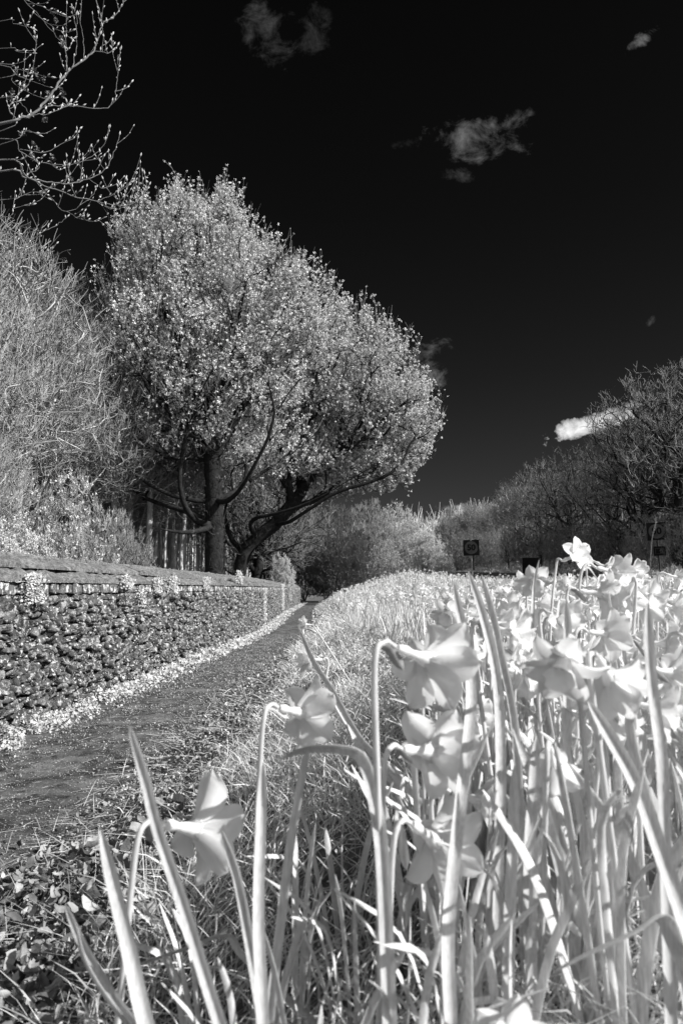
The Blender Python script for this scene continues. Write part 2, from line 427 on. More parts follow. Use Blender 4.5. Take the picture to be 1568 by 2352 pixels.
def chip(b, c0, ax, ay, az, hx, hy, hz, bev, jit):
    """bevelled block: centre, axes, half sizes"""
    pts = []
    for sx in (-1, 1):
        for sy in (-1, 1):
            for sz in (-1, 1):
                for k in range(3):
                    q = np.array([sx * hx, sy * hy, sz * hz]); q[k] -= (sx, sy, sz)[k] * 0
                    m = [i for i in range(3) if i != k]
                    q[m[0]] -= (sx, sy, sz)[m[0]] * bev; q[m[1]] -= (sx, sy, sz)[m[1]] * bev
                    pts.append(q)
    pts = np.array(pts) + rng.normal(0, jit, (24, 3))
    idx = lambda sx, sy, sz, k: ((sx > 0) * 4 + (sy > 0) * 2 + (sz > 0)) * 3 + k
    F4, F3 = [], []
    for s_ in (-1, 1):
        F4 += [(idx(s_, -1, -1, 0), idx(s_, 1, -1, 0), idx(s_, 1, 1, 0), idx(s_, -1, 1, 0))]
        F4 += [(idx(-1, s_, -1, 1), idx(1, s_, -1, 1), idx(1, s_, 1, 1), idx(-1, s_, 1, 1))]
        F4 += [(idx(-1, -1, s_, 2), idx(1, -1, s_, 2), idx(1, 1, s_, 2), idx(-1, 1, s_, 2))]
    for a_ in (-1, 1):
        for c_ in (-1, 1):
            F4 += [(idx(a_, c_, -1, 0), idx(a_, c_, 1, 0), idx(a_, c_, 1, 1), idx(a_, c_, -1, 1))]
            F4 += [(idx(a_, -1, c_, 0), idx(a_, 1, c_, 0), idx(a_, 1, c_, 2), idx(a_, -1, c_, 2))]
            F4 += [(idx(-1, a_, c_, 1), idx(1, a_, c_, 1), idx(1, a_, c_, 2), idx(-1, a_, c_, 2))]
            for d_ in (-1, 1): F3.append((idx(a_, c_, d_, 0), idx(a_, c_, d_, 1), idx(a_, c_, d_, 2)))
    V = c0 + pts[:, :1] * ax + pts[:, 1:2] * ay + pts[:, 2:] * az
    n0 = b.n; b.v.append(V); b.f.append(np.array(F4) + n0); b.f.append(np.array(F3) + n0); b.n += 24
Z3 = np.array([0, 0, 1.])
b = MB(); y = .5
while y < 42:
    l = random.uniform(.075, .12) if y < 20 else random.uniform(.12, .2)
    c = wpt(y + l / 2, -.045 + random.uniform(-.010, .010), .952); d = nrm(wpt(y + l, 0, 0) - wpt(y, 0, 0)); nn = np.cross(d, Z3)
    chip(b, c, nn, d, Z3, .07, l / 2 - .008, .041 + random.uniform(-.004, .002), .008, .0035); y += l
child(b, 'brick_course', M['brick'], wall)
b = MB()
def slab(b, y0, y1, o0, z0, o1, z1, th):
    ns, nt_ = max(3, int((y1 - y0) / .05)), 7
    s_ = np.linspace(y0, y1, ns); t = np.linspace(0, 1, nt_); S, T = np.meshgrid(s_, t, indexing='ij')
    p = wpt(S, o0 + (o1 - o0) * T, 0 * S); p[..., 2] = z0 + (z1 - z0) * T
    bump = .014 * nz2(p[..., 0], p[..., 1], 17, 1) + .009 * nz2(p[..., 0] + 3, p[..., 1], 41, 2) + .014 * nz2(p[..., 0], p[..., 1], 5, 2)
    ed = np.minimum.reduce([(S - y0) / .03, (y1 - S) / .03, T / .1 + .2, 1 + 0 * T]); 
    top = p.copy(); top[..., 2] += th + bump - .012 * (1 - np.clip(ed, 0, 1))
    bot = p.copy()
    i = np.arange(ns - 1)[:, None]; j = np.arange(nt_ - 1)[None]; a = i * nt_ + j; N_ = ns * nt_
    f = [np.stack([a, a + nt_, a + nt_ + 1, a + 1], -1).reshape(-1, 4)]
    e = np.arange(nt_ - 1); f.append(np.stack([e, e + 1, e + 1 + N_, e + N_], -1)); e2 = e + (ns - 1) * nt_; f.append(np.stack([e2, e2 + N_, e2 + 1 + N_, e2 + 1], -1))
    g = np.arange(ns - 1) * nt_; f.append(np.stack([g, g + N_, g + nt_ + N_, g + nt_], -1)); g2 = g + nt_ - 1; f.append(np.stack([g2, g2 + nt_, g2 + nt_ + N_, g2 + N_], -1))
    b.add(np.concatenate([top.reshape(-1, 3), bot.reshape(-1, 3)]), np.concatenate(f))
for (o0, z0, o1, z1, th, lr) in ((.045, 1.0, -.20, 1.075, .034, (.35, .7)), (-.12, 1.098, -.34, 1.185, .036, (.4, .8)), (-.52, 1.02, -.345, 1.17, .03, (.4, .8))):
    y = -3.0
    while y < 42:
        l = random.uniform(*lr); j = random.uniform(-.014, .012)
        slab(b, y, min(y + l - random.uniform(.001, .008), 42.03), o0 + j, z0 + j * .3, o1, z1 + random.uniform(-.004, .004), th + random.uniform(-.004, .006)); y += l
child(b, 'coping', M['coping'], wall, False)
b = MB()
for i in range(80):
    y = -3 + i * .56
    c = wpt(y + .28, -.335, 1.195 + random.uniform(-.004, .004)); d = nrm(wpt(y + .5, 0, 0) - wpt(y, 0, 0)); nn = np.cross(d, Z3)
    chip(b, c, nn, d, Z3, .05, .272, .022, .012, .003)
child(b, 'ridge', M['coping'], wall)

# small leaf template: folded diamond
LT = np.array([[0, 0, 0], [.5, .45, .12], [0, 1, 0], [-.5, .45, .12]]); LF = np.array([[0, 1, 2, 3]])
def leaves(b, P, size, up=None, spread=1.0, aspect=.7):
    n = len(P); R = rand_rot(n, up, spread); s_ = np.stack([size * aspect, size, size], -1)
    b.inst(LT, LF, R, P, s_)

# ------------------------------------------------------------ plants growing on the wall
def wall_plant(y, z0, z1, wy, out, n, label):
    root = thing('wall_plant', tuple(wpt(y, out, z0)), label, 'plant', 'pale plants rooted in the wall')
    b = MB(); k = int(n)
    yy = y + rng.normal(0, wy * .45, k); zz = rng.uniform(z0, z1, k)
    lump_ = .03 * nz2(yy * 8, zz * 8, 2.5, y)
    oo = out + np.abs(rng.normal(0, .025, k)) + lump_
    P = wpt(yy, oo, zz); P[:, 2] = zz
    leaves(b, P, rng.uniform(.012, .026, k) * (1 if y < 12 else 1.6), up=np.array([.8, -.2, .7]), spread=.8, aspect=.9)
    child(b, 'foliage', M['weed'], root)
    b = MB()
    for i in range(6):
        q = wpt(y + random.uniform(-wy, wy) * .4, out + .01, z0 + (z1 - z0) * random.random()); b.tube(np.array([q, q + [.01, 0, .03], q + [.02, .01, .06]]), np.array([.0015, .0013, .001]), 4)
    child(b, 'stem', M['weed'], root)
for (px, py0, py1, Y, wy, n, lab) in [
    (40, 1318, 1385, 4.75, .12, 1100, 'large white leafy tuft hanging over the coping at the near end of the wall'),
    (258, 1322, 1352, 6.65, .12, 520, 'white tuft on the coping edge, second clump from the near end of the wall'),
    (296, 1350, 1395, 7.1, .08, 420, 'narrow pale trail of leaves hanging below the brick course, left of the double tufts'),
    (332, 1328, 1362, 7.65, .16, 560, 'broad white tuft of the close pair on the coping, left one'),
    (372, 1324, 1362, 8.25, .18, 620, 'broad white tuft of the close pair on the coping, right one'),
    (455, 1326, 1352, 10.0, .20, 460, 'white tuft alone on the coping left of the tree trunks'),
    (528, 1312, 1340, 12.6, .25, 460, 'pale clump on the coping beneath the second tree trunk'),
    (602, 1352, 1440, 16.2, .25, 1400, 'tall pale streak of growth down the wall face where the wall bends'),
    (645, 1342, 1400, 25.5, .9, 1600, 'bright growth covering the far end of the wall before its end')]:
    o_ = at(px, py0, Y)[2]; i_ = at(px, py1, Y)[2]
    wall_plant(Y, i_, o_, wy, .045, n, lab)

# ------------------------------------------------------------ trees
def grow(pts, base_nodes, base_parent, bf=.35):
    """balanced minimum spanning growth; returns nodes, parent"""
    B = len(base_nodes); X = np.vstack([base_nodes, pts]); n = len(X); par = -np.ones(n, int); par[:B] = base_parent
    pl = np.zeros(n)
    for i in range(1, B): pl[i] = pl[par[i]] + np.linalg.norm(X[i] - X[par[i]])
    un = np.arange(B, n); bc = np.full(n, 1e9); bp = np.zeros(n, int)
    for i in range(B):
        d = np.linalg.norm(X[un] - X[i], axis=1); c = d + bf * pl[i]; m = c < bc[un]; bc[un[m]] = c[m]; bp[un[m]] = i
    alive = np.ones(n, bool); alive[:B] = False; order = []
    for _ in range(n - B):
        idx = np.flatnonzero(alive); j = idx[np.argmin(bc[idx])]; alive[j] = False; par[j] = bp[j]
        pl[j] = pl[par[j]] + np.linalg.norm(X[j] - X[par[j]]); order.append(j)
        idx = np.flatnonzero(alive)
        if len(idx) == 0: break
        d = np.linalg.norm(X[idx] - X[j], axis=1); c = d + bf * pl[j]; m = c < bc[idx]; bc[idx[m]] = c[m]; bp[idx[m]] = j
    return X, par, list(range(B)) + order
def skin(X, par, order, r_tip, r_trunk, expo=2.3):
    n = len(X); w = np.zeros(n); kids = [[] for _ in range(n)]
    for j in order:
        if par[j] >= 0: kids[par[j]].append(j)
    for j in reversed(order):
        w[j] = max(w[j], 0) + (1 if not kids[j] else 0)
        if par[j] >= 0: w[par[j]] += w[j]
    rr = r_tip * w ** (1 / expo); k = r_trunk / rr[order[0]]
    rr = r_tip + (rr - r_tip) * (r_trunk - r_tip) / (rr[order[0]] - r_tip)
    return rr, kids, w
def tubes_from(b, X, par, kids, w, rr, big, sides=(10, 5)):
    starts = [0]; chains = []
    while starts:
        s_ = starts.pop(); ch = [par[s_]] if par[s_] >= 0 else []; c = s_
        while True:
            ch.append(c)
            if not kids[c]: break
            ks = sorted(kids[c], key=lambda q: -w[q])
            for q in ks[1:]: starts.append(q)
            c = ks[0]
        chains.append(ch)
    for ch in chains:
        if len(ch) < 2: continue
        P = X[ch]; r = rr[ch].copy()
        if par[ch[1]] == ch[0] and len(ch) > 1 and ch[0] != 0: r[0] = min(rr[ch[0]], r[1] * 1.35)
        if len(ch) > 2:
            Q = P.copy(); Q[1:-1] = .25 * P[:-2] + .5 * P[1:-1] + .25 * P[2:]; P = Q
            m = 3 if r.max() > big else 2
            Pc = catmull(P, m); t = np.linspace(0, len(P) - 1, len(Pc)); r = np.interp(t, np.arange(len(P)), r); P = Pc
            if r.max() > big: 
                P = P + rng.normal(0, 1, P.shape) * (r * .06)[:, None]
        b.tube(P, r, sides[0] if r.max() > big else sides[1])
def ell_pts(ells, n, shell=.45, gap=0):
    vol = np.array([e[3] * e[4] * e[5] for e in ells]); k = rng.choice(len(ells), n, p=vol / vol.sum()); E = np.array(ells)[k]
    d = nrm(rng.normal(size=(n, 3))); r = rng.uniform(0, 1, n) ** shell
    return E[:, :3] + d * E[:, 3:] * r[:, None]
def twigs(P, D, L, r0, r1, K=5, lift=.5, wob=.12):
    n = len(P); t = np.linspace(0, 1, K)[None, :, None]; D = nrm(D); up = np.array([0, 0, 1.])
    side = nrm(rng.normal(size=(n, 1, 3)))
    Q = P[:, None] + D[:, None] * L[:, None, None] * t + up * (lift * L)[:, None, None] * t ** 2 + side * (wob * L)[:, None, None] * np.sin(t * 3.5)
    R = r0 + (r1 - r0) * np.linspace(0, 1, K)[None] + np.zeros((n, 1))
    return Q, R
def crown(b, X, sel, center, n_per, Ln, r0, r1, sub=2, up=.6, lift=.5, out=.6, wild=.6):
    """fine twigs from the selected nodes, each with side twigs; returns tips and twig paths"""
    P = np.repeat(X[sel], n_per, 0); n = len(P)
    D = nrm(P - center) * out + np.array([0, 0, up]) + wild * rng.normal(size=(n, 3))
    L = rng.uniform(*Ln, n); Q, R = twigs(P, D, L, r0, r1, 5, lift, .12 + wild * .10)
    b.tube(Q, R, 3); allq = [Q]
    for s_ in range(sub):
        k = rng.integers(1, 4, n); S = Q[np.arange(n), k]; dd = nrm(Q[np.arange(n), k + 1] - S)
        D2 = dd + 1.0 * nrm(rng.normal(size=(n, 3))) + [0, 0, .2]
        Q2, R2 = twigs(S, D2, L * rng.uniform(.3, .6, n), r0 * .7, r1, 4, lift * .8)
        b.tube(Q2, R2, 3); allq.append(Q2)
    return allq
# blossom puff template: a loose handful of small petals
def puff(seed, n=7, r=.5):
    g = np.random.default_rng(seed); V, F = [], []
    for i in range(n):
        c = nrm(g.normal(size=3)) * g.uniform(.3, 1) * r; z = nrm(c + .4 * g.normal(size=3)); x = nrm(np.cross(z, g.normal(size=3))); y = np.cross(z, x); s_ = g.uniform(.28, .5)
        V += [c - x * s_ * .5, c + y * s_ * .5, c + x * s_ * .5, c - y * s_ * .5]; F.append([4 * i, 4 * i + 1, 4 * i + 2, 4 * i + 3])
    return np.array(V), np.array(F)
PUFF = [puff(i) for i in range(6)]
def add_puffs(b, P, size):
    k = rng.integers(0, 6, len(P)); R = rand_rot(len(P))
    for i in range(6): m = k == i; b.inst(PUFF[i][0], PUFF[i][1], R[m], P[m], size[m])

def ground_at(px, Y):
    x = (px - 784) / FPX * Y / 1.0; return x, float(hgt(x, Y, False))
# --- the two big blossoming trees: real limbs first, fine growth after
def limb_nodes(trunk, limbs, Y0):
    """trunk, limbs in photograph pixels + depth offset; returns nodes and parents"""
    nodes = []; par = []
    for i, (px, py, dy) in enumerate(trunk): nodes.append(at(px, py, Y0 + dy)); par.append(i - 1)
    for k, L in limbs:
        prev = k
        for (px, py, dy) in L: nodes.append(at(px, py, Y0 + dy)); par.append(prev); prev = len(nodes) - 1
    # subdivide long edges
    N2 = [nodes[0]]; P2 = [-1]; mp = {0: 0}
    for i in range(1, len(nodes)):
        a_ = np.array(nodes[par[i]]); b_ = np.array(nodes[i]); n = max(1, int(np.linalg.norm(b_ - a_) / .55)); p = mp[par[i]]
        for t in range(1, n + 1):
            N2.append(a_ + (b_ - a_) * t / n + (rng.normal(0, .05, 3) if t < n else 0)); P2.append(p); p = len(N2) - 1
        mp[i] = p
    return np.array(N2), np.array(P2)
def ellp(lst, Y0):
    out = []
    for (px, py, rx, rz, dy, ry) in lst:
        c = at(px, py, Y0 + dy); k = (Y0 + dy) / FPX; out.append((c[0], c[1], c[2], rx * k, ry, rz * k))
    return out
def big_tree(name, label, Y0, trunk, limbs, ells, n_pts, rt, n_tw, Ln, bl_prob, bmat, tmat, puff_size, bare_fn):
    base = np.array(at(trunk[0][0], trunk[0][1], Y0)); base[2] = hgt(base[0], base[1], False)
    root = thing(name, tuple(base), label, 'tree')
    bn, bp = limb_nodes(trunk, limbs, Y0); bn[0, 2] = base[2] - .1
    E = ellp(ells, Y0); P = ell_pts(E, n_pts, .42)
    X, par, order = grow(P, bn, bp, .28)
    rr, kids, w = skin(X, par, order, .009, rt, 2.7)
    tall = len(trunk); dist = np.zeros(len(bn)); lim = np.zeros(len(bn))
    for j in range(1, len(bn)): dist[j] = dist[bp[j]] + np.linalg.norm(bn[j] - bn[bp[j]])
    end = np.zeros(len(bn))
    for j in range(len(bn) - 1, 0, -1): end[bp[j]] = max(end[bp[j]], end[j] + np.linalg.norm(bn[j] - bn[bp[j]]))
    for j in range(1, len(bn)): rr[j] = max(rr[j], rt * .62 * min(max(.12, 1 - dist[j] / 8.5), .10 + end[j] / 3.2))
    b = MB(); tubes_from(b, X, par, kids, w, rr, .05)
    # root flare
    th = np.linspace(0, 2 * math.pi, 8)[:-1]
    for a_ in th:
        q = np.array([base + [math.cos(a_) * rt * 1.7, math.sin(a_) * rt * 1.7, -.05], base + [math.cos(a_) * rt * .9, math.sin(a_) * rt * .9, .25], base + [math.cos(a_) * rt * .5, math.sin(a_) * rt * .5, .9]])
        b.tube(q, np.array([rt * .35, rt * .4, rt * .3]), 6)
    child(b, 'trunk', bmat, root, True)
    b = MB(); n_ = 260; an_ = rng.uniform(0, 6.28, n_); zz_ = rng.uniform(.1, 4.2, n_); k_ = np.minimum((zz_ / .5).astype(int), len(bn) - 1)
    zt_ = np.array([bn[j] for j in range(len(bn)) if j < 9]); cx_ = np.interp(zz_ + base[2], zt_[:, 2], zt_[:, 0]); cy_ = np.interp(zz_ + base[2], zt_[:, 2], zt_[:, 1])
    o3 = np.stack([np.cos(an_), np.sin(an_), 0 * an_], -1); P_ = np.stack([cx_, cy_, zz_ + base[2]], -1) + o3 * (rt * .95)
    Q_, R_ = twigs(P_, o3 * .25 + [0, 0, .9] + rng.normal(0, .35, (n_, 3)), rng.uniform(.15, .5, n_), .009, .004, 5, .1, .16); b.tube(Q_, R_, 3)
    child(b, 'ivy', M['ivy'], root)
    cen = np.mean([e[:3] for e in E], 0) - [0, 0, 1.5]
    sel = np.array([j for j in order[len(bn):] if w[j] < 14])
    b = MB(); Q = crown(b, X, sel, cen, n_tw, Ln, .0080, .0042, 1, .85, .45, .6, .55)
    child(b, 'crown', tmat, root)
    b = MB(); pts = []
    for q in Q:
        K = q.shape[1]
        for k in range(1, K): pts.append(q[:, k] if k == K - 1 else q[:, k][rng.random(len(q)) < .6])
    pts = np.concatenate(pts); keep = rng.random(len(pts)) < bl_prob * bare_fn(pts); pts = pts[keep]
    pts = pts + rng.normal(0, .02, pts.shape)
    add_puffs(b, pts, rng.uniform(.6, 1.25, len(pts)) * puff_size)
    child(b, 'blossom', M['blossom'], root)
    return root
big_tree('flowering_tree', 'great spreading tree in pale blossom with the nearest dark ivied trunk behind the wall', 22.0,
    [(492, 1345, 0), (492, 1290, 0), (492, 1235, 0), (495, 1205, 0), (492, 1150, .1), (490, 1060, .1), (487, 960, .1), (483, 860, .1), (470, 720, 0), (450, 590, 0)],
    [(3, [(465, 1212, -.4), (430, 1180, -.9), (414, 1140, -1.2), (408, 1085, -1.3), (425, 1020, -1.4), (440, 930, -1.6)]),
     (3, [(430, 1172, 0), (380, 1160, .3), (330, 1148, .5), (280, 1090, .8)]),
     (4, [(440, 1150, -.3), (380, 1138, -.5), (330, 1105, -.6), (270, 1060, -.8), (245, 1010, -1)]),
     (4, [(520, 1165, -.6), (560, 1120, -1), (580, 1070, -1.4), (620, 1010, -1.6), (640, 940, -1.8), (690, 870, -1.9)]),
     (4, [(540, 1135, .6), (600, 1085, 1), (660, 1050, 1.4), (720, 1000, 1.6)]),
     (5, [(460, 1010, .5), (400, 960, .9), (340, 890, 1.2), (300, 800, 1.3)]),
     (5, [(530, 990, .3), (570, 900, .6), (600, 800, .8), (620, 700, 1)]),
     (6, [(440, 880, -.5), (400, 780, -.9), (370, 680, -1), (350, 590, -.9)]),
     (6, [(520, 860, -.8), (545, 760, -1.1), (560, 650, -1.2), (545, 560, -1.1)]),
     (7, [(485, 760, .6), (500, 640, .7), (480, 530, .6)]),
     (3, [(450, 1225, -.8), (420, 1225, -1.1), (370, 1215, -1.4)])],
    [(430, 640, 170, 200, 0, 2.6), (500, 575, 120, 120, .3, 1.9), (345, 590, 90, 100, .3, 1.8), (470, 860, 240, 225, 0, 3.4), (345, 800, 125, 220, 0, 2.4), (590, 760, 165, 190, 0, 2.6), (340, 1020, 140, 115, 1.2, 1.5), (560, 1040, 180, 100, 1.4, 1.5), (700, 745, 95, 115, .4, 2.0)],
    2900, .30, 4, (.28, .75), 1.0, M['bark'], M['twig_mid'], .11,
    lambda p: 1.35 * np.where(p[:, 0] < -7.0, .7, 1.0) * np.interp(p[:, 2], [3.5, 6.2], [.25, 1.0]) * np.clip(.50 + .55 * nz2(p[:, 0] + .5 * p[:, 1], p[:, 2], 2.1), .06, 1.2))
big_tree('flowering_tree', 'leaning tree in pale blossom behind the great one, its limbs reaching over the path', 26.0,
    [(545, 1345, 0), (545, 1300, 0), (560, 1265, 0), (590, 1235, 0), (630, 1205, .1), (670, 1165, .3), (690, 1130, .5), (740, 1060, .6), (790, 990, .6), (850, 900, .4)],
    [(2, [(530, 1250, .6), (515, 1200, .9), (520, 1140, 1.2)]),
     (3, [(560, 1200, -.8), (620, 1185, -1.3), (700, 1160, -1.6), (760, 1130, -1.8), (840, 1080, -1.9), (900, 1050, -1.8)]),
     (4, [(660, 1210, -.6), (705, 1170, -.9), (760, 1135, -1), (830, 1115, -1.2), (900, 1090, -1.2)]),
     (5, [(720, 1150, 1), (800, 1110, 1.5), (880, 1050, 1.8), (950, 1000, 1.9)]),
     (6, [(680, 1050, 1), (690, 950, 1.4), (720, 850, 1.6)]),
     (7, [(800, 1040, -.8), (860, 980, -1.2), (920, 930, -1.3), (960, 900, -1.3)])],
    [(800, 880, 160, 165, 0, 3.0), (880, 955, 120, 115, 0, 2.6), (945, 990, 68, 90, 0, 1.8), (735, 1080, 190, 80, .8, 2.2), (860, 1090, 120, 45, 0, 1.8), (650, 860, 140, 150, .5, 2.2)],
    2000, .27, 4, (.28, .70), 1.0, M['bark'], M['twig_mid'], .115,
    lambda p: np.where(p[:, 2] < 4.6, .5, 1.0) * np.clip(.58 + .55 * nz2(p[:, 0] + .5 * p[:, 1], p[:, 2], 1.9), .08, 1.2))

# --- generic bare trees, normalised to the origin, 10 m tall
def bare_model(seed, spread, n_pts, n_tw, r_tw, tm, bm, low=.25, rt=.2, stems=1, Ln=(.28, .72), leafy=0, up=.5, dome=False, wild=.85, lift=.3):
    global rng
    rng = np.random.default_rng(seed)
    nodes = [np.array([0, 0, -.2])]; par = [-1]
    if stems == 1:
        h = 10 * (.35 if dome else .5)
        for i in range(1, 9): nodes.append(np.array([rng.normal(0, .045) * (i > 0), rng.normal(0, .045), h * i / 8])); par.append(i - 1)
    else:
        for s_ in range(stems):
            a_ = s_ * 6.28 / stems + rng.normal(0, .2); p = 0
            for i in range(1, 6): nodes.append(np.array([math.cos(a_) * i * .28 * spread / 2.2, math.sin(a_) * i * .28 * spread / 2.2, i * .95])); par.append(p); p = len(nodes) - 1
    zc = 10 * (low + (1 - low) / 2); rz = 10 * (1 - low) / 2
    E = [(0, 0, zc, spread, spread, rz), (spread * .3, 0, zc - rz * .3, spread * .8, spread * .8, rz * .6), (-spread * .3, spread * .2, zc - rz * .25, spread * .8, spread * .8, rz * .6), (0, -.2 * spread, zc + rz * .2, spread * .7, spread * .7, rz * .78)]
    P = ell_pts(E, n_pts, .45); P[:, 2] = np.clip(P[:, 2], .3, 10)
    X, par, order = grow(P, np.array(nodes), np.array(par), .3)
    rr, kids, w = skin(X, par, order, r_tw * 1.2, rt, 2.5)
    b = MB(); tubes_from(b, X, par, kids, w, rr, .06, (8, 4)); tme = b.mesh('trunk', bm, True)
    sel = np.array([j for j in order[len(nodes):] if w[j] < 10]); b = MB()
    Q = crown(b, X, sel, np.array([0, 0, zc - rz * .5]), n_tw, Ln, r_tw, r_tw * .5, 2, up, lift, .5, wild)
    cme = b.mesh('crown', tm); lme = None
    if leafy:
        b = MB(); pts = np.concatenate([q[:, 1:].reshape(-1, 3) for q in Q]); pts = pts[rng.random(len(pts)) < leafy]; pts += rng.normal(0, .04, pts.shape)
        add_puffs(b, pts, rng.uniform(.10, .24, len(pts))); lme = b.mesh('leaves', M['blossom'])
    rng = np.random.default_rng(seed + 100)
    return tme, cme, lme
MOD = dict(
    A=bare_model(1, 2.7, 1500, 3, .0105, M['twig'], M['bark_pale'], .34, .14),
    B=bare_model(2, 2.4, 1300, 3, .0105, M['twig'], M['bark_pale'], .40, .12),
    W=bare_model(3, 3.6, 1000, 3, .012, M['twig_dark'], M['bark'], .14, .30),
    V=bare_model(4, 3.1, 800, 3, .013, M['twig_dark'], M['bark'], .12, .24),
    P=bare_model(5, 1.5, 320, 4, .011, M['twig_mid'], M['bark_pale'], .40, .075),
    R=bare_model(9, 1.3, 260, 4, .011, M['twig'], M['bark_pale'], .35, .06),
    S=bare_model(6, 4.2, 620, 5, .016, M['twig'], M['twig_mid'], .02, .10, stems=7, leafy=.10, up=1.0, dome=True),
    T=bare_model(7, 3.6, 900, 7, .018, M['twig_mid'], M['twig_mid'], .02, .09, stems=8, up=1.0, dome=True, wild=.55),
    L=bare_model(8, 4.0, 800, 6, .018, M['twig'], M['twig_mid'], .0, .09, stems=7, leafy=.5, up=.7, dome=True),
    U=bare_model(10, 5.0, 800, 6, .02, M['twig_dark'], M['twig_dark'], .0, .10, stems=7, up=.8, dome=True),
)
def put_tree(model, name, x, y, h, label, cat, group=None, sxy=1.0, rot=None, z=None):
    t, c, l = MOD[model]; z = float(hgt(x, y, False)) if z is None else z
    root = thing(name, (x, y, z), label, cat, group)
    obj('trunk' if name.endswith('tree') else 'stems', t, root); obj('crown' if name.endswith('tree') else 'twigs', c, root)
    if l: obj('leaves', l, root)
    s_ = h / 10.0; root.scale = (s_ * sxy, s_ * sxy, s_); root.rotation_euler = (0, 0, random.uniform(0, 6.28) if rot is None else rot)
    return root
def put_px(model, name, px, ytop, Y, label, cat, group=None, sxy=1.0, rot=None, k=.93):
    top = at(px, ytop, Y); z = float(hgt(top[0], Y, False)); return put_tree(model, name, top[0], Y, (top[2] - z) * k, label, cat, group, sxy, rot, z)
G1 = 'bare trees at the edge of the wood on the left'
for m, px, yt, Y, s_, lab in [
    ('A', -15, 445, 14, 1.0, 'tall pale bare tree at the left edge of the photo, above the near wall'),
    ('B', 72, 590, 17, .9, 'pale bare tree right of the tall one, ending left of the dark gap of sky'),
    ('A', 205, 690, 24, .9, 'pale bare tree rising into the foot of the sky gap left of the blossoming tree'),
    ('B', -60, 600, 12, 1.0, 'bare tree cut by the left edge with its twigs reaching low behind the wall'),
    ('B', 215, 770, 21, 1.1, 'bare tree filling the space left of the blossoming crown'),
    ('A', 300, 930, 27, 1.0, 'bare tree below the left side of the blossoming crown'),
    ('B', 130, 800, 20, 1.1, 'lower bare tree in front of the wood under the sky gap'),
    ('A', 290, 830, 30, 1.0, 'bare tree half hidden by the left side of the blossoming crown'),
    ('B', 400, 900, 34, 1.0, 'bare tree seen through the blossoming crown left of the trunk'),
    ('B', -30, 980, 9, 1.0, 'small bare tree in the bottom left corner of the wood, close behind the wall')]:
    put_px(m, 'bare_tree', px, yt, Y, lab, 'tree', G1, s_)
GP = 'slender trees in rows in the wood behind the wall'
k = 0
for i in range(84):
    px = -40 + 7.6 * i + random.uniform(-6, 6); Y = 22 + 26 * random.random()
    if px > 440 and Y < 30: Y = 36
    x = (px - 784) / FPX * Y
    if x > wallx(Y) - 2.2: continue
    put_tree('P' if i % 2 else 'R', 'slender_tree', x, Y, random.uniform(7.5, 11) * (1 if Y < 28 else 1.1), 'slender bare tree standing in the rows of thin trunks in the wood behind the wall', 'tree', GP, random.uniform(.8, 1.3))
# far-off wood: one mass
b = MB(); n = 900
X = rng.uniform(-46, -4.6, n); Y = rng.uniform(40, 60, n); Zb = hgt(X, Y, False); Hh = rng.uniform(6, 12, n)
Pn = np.stack([np.stack([X + rng.normal(0, .1, n) * t, Y + rng.normal(0, .1, n) * t, Zb + Hh * t], -1) for t in (0, .5, 1)], 1)
b.tube(Pn, np.stack([np.full(n, .09), np.full(n, .06), np.full(n, .02)], 1), 4)
n = 30000; X = rng.uniform(-46, -4.6, n); Y = rng.uniform(42, 60, n); Z = rng.uniform(0.2, 10, n) ** 1.0
Q, R = twigs(np.stack([X, Y, Z], -1), rng.normal(size=(n, 3)) + [0, 0, .8], rng.uniform(.7, 1.8, n), .022, .01, 4, .4)
b.tube(Q, R, 3)
tag(b.build('far_woodland', M['wood']), 'distant bare wood filling the view behind the slender trunks', 'woodland', kind='stuff')

# shrubs behind the wall
put_tree('L', 'leafy_shrub', *at(30, 1250, 7.2)[:2], 1.55, 'small bright leafy shrub in the left corner just behind the wall', 'shrub', None, .8, 0)
put_tree('S', 'leafy_shrub', *at(135, 1250, 8.0)[:2], 2.25, 'bright many stemmed shrub with small leaves standing behind the wall on the left', 'shrub', None, .72, 1)
put_tree('T', 'twiggy_shrub', *at(250, 1250, 10.5)[:2], 2.0, 'pale twiggy shrub without leaves right of the bright leafy shrub', 'shrub', None, 1.1, 1)
# trunks between the big trees and the thicket
for px, Y, h, lab, s_ in [(592, 33, 8.5, 'dark leaning tree third in the row behind the wall', 1.1), (615, 40, 8.2, 'dark tree fourth in the row behind the wall, close to the shrub', 1.1), (640, 48, 8, 'small dark tree at the far end of the row behind the wall', 1.1)]:
    put_tree('W', 'dark_tree', (px - 784) / FPX * Y, Y, h, lab, 'tree', 'dark trees in the row behind the wall', s_)
put_tree('L', 'leafy_shrub', *at(648, 1300, 30)[:2], 2.4, 'small bright leafy shrub behind the wall where the row of trunks ends', 'shrub', None, .6, 0)
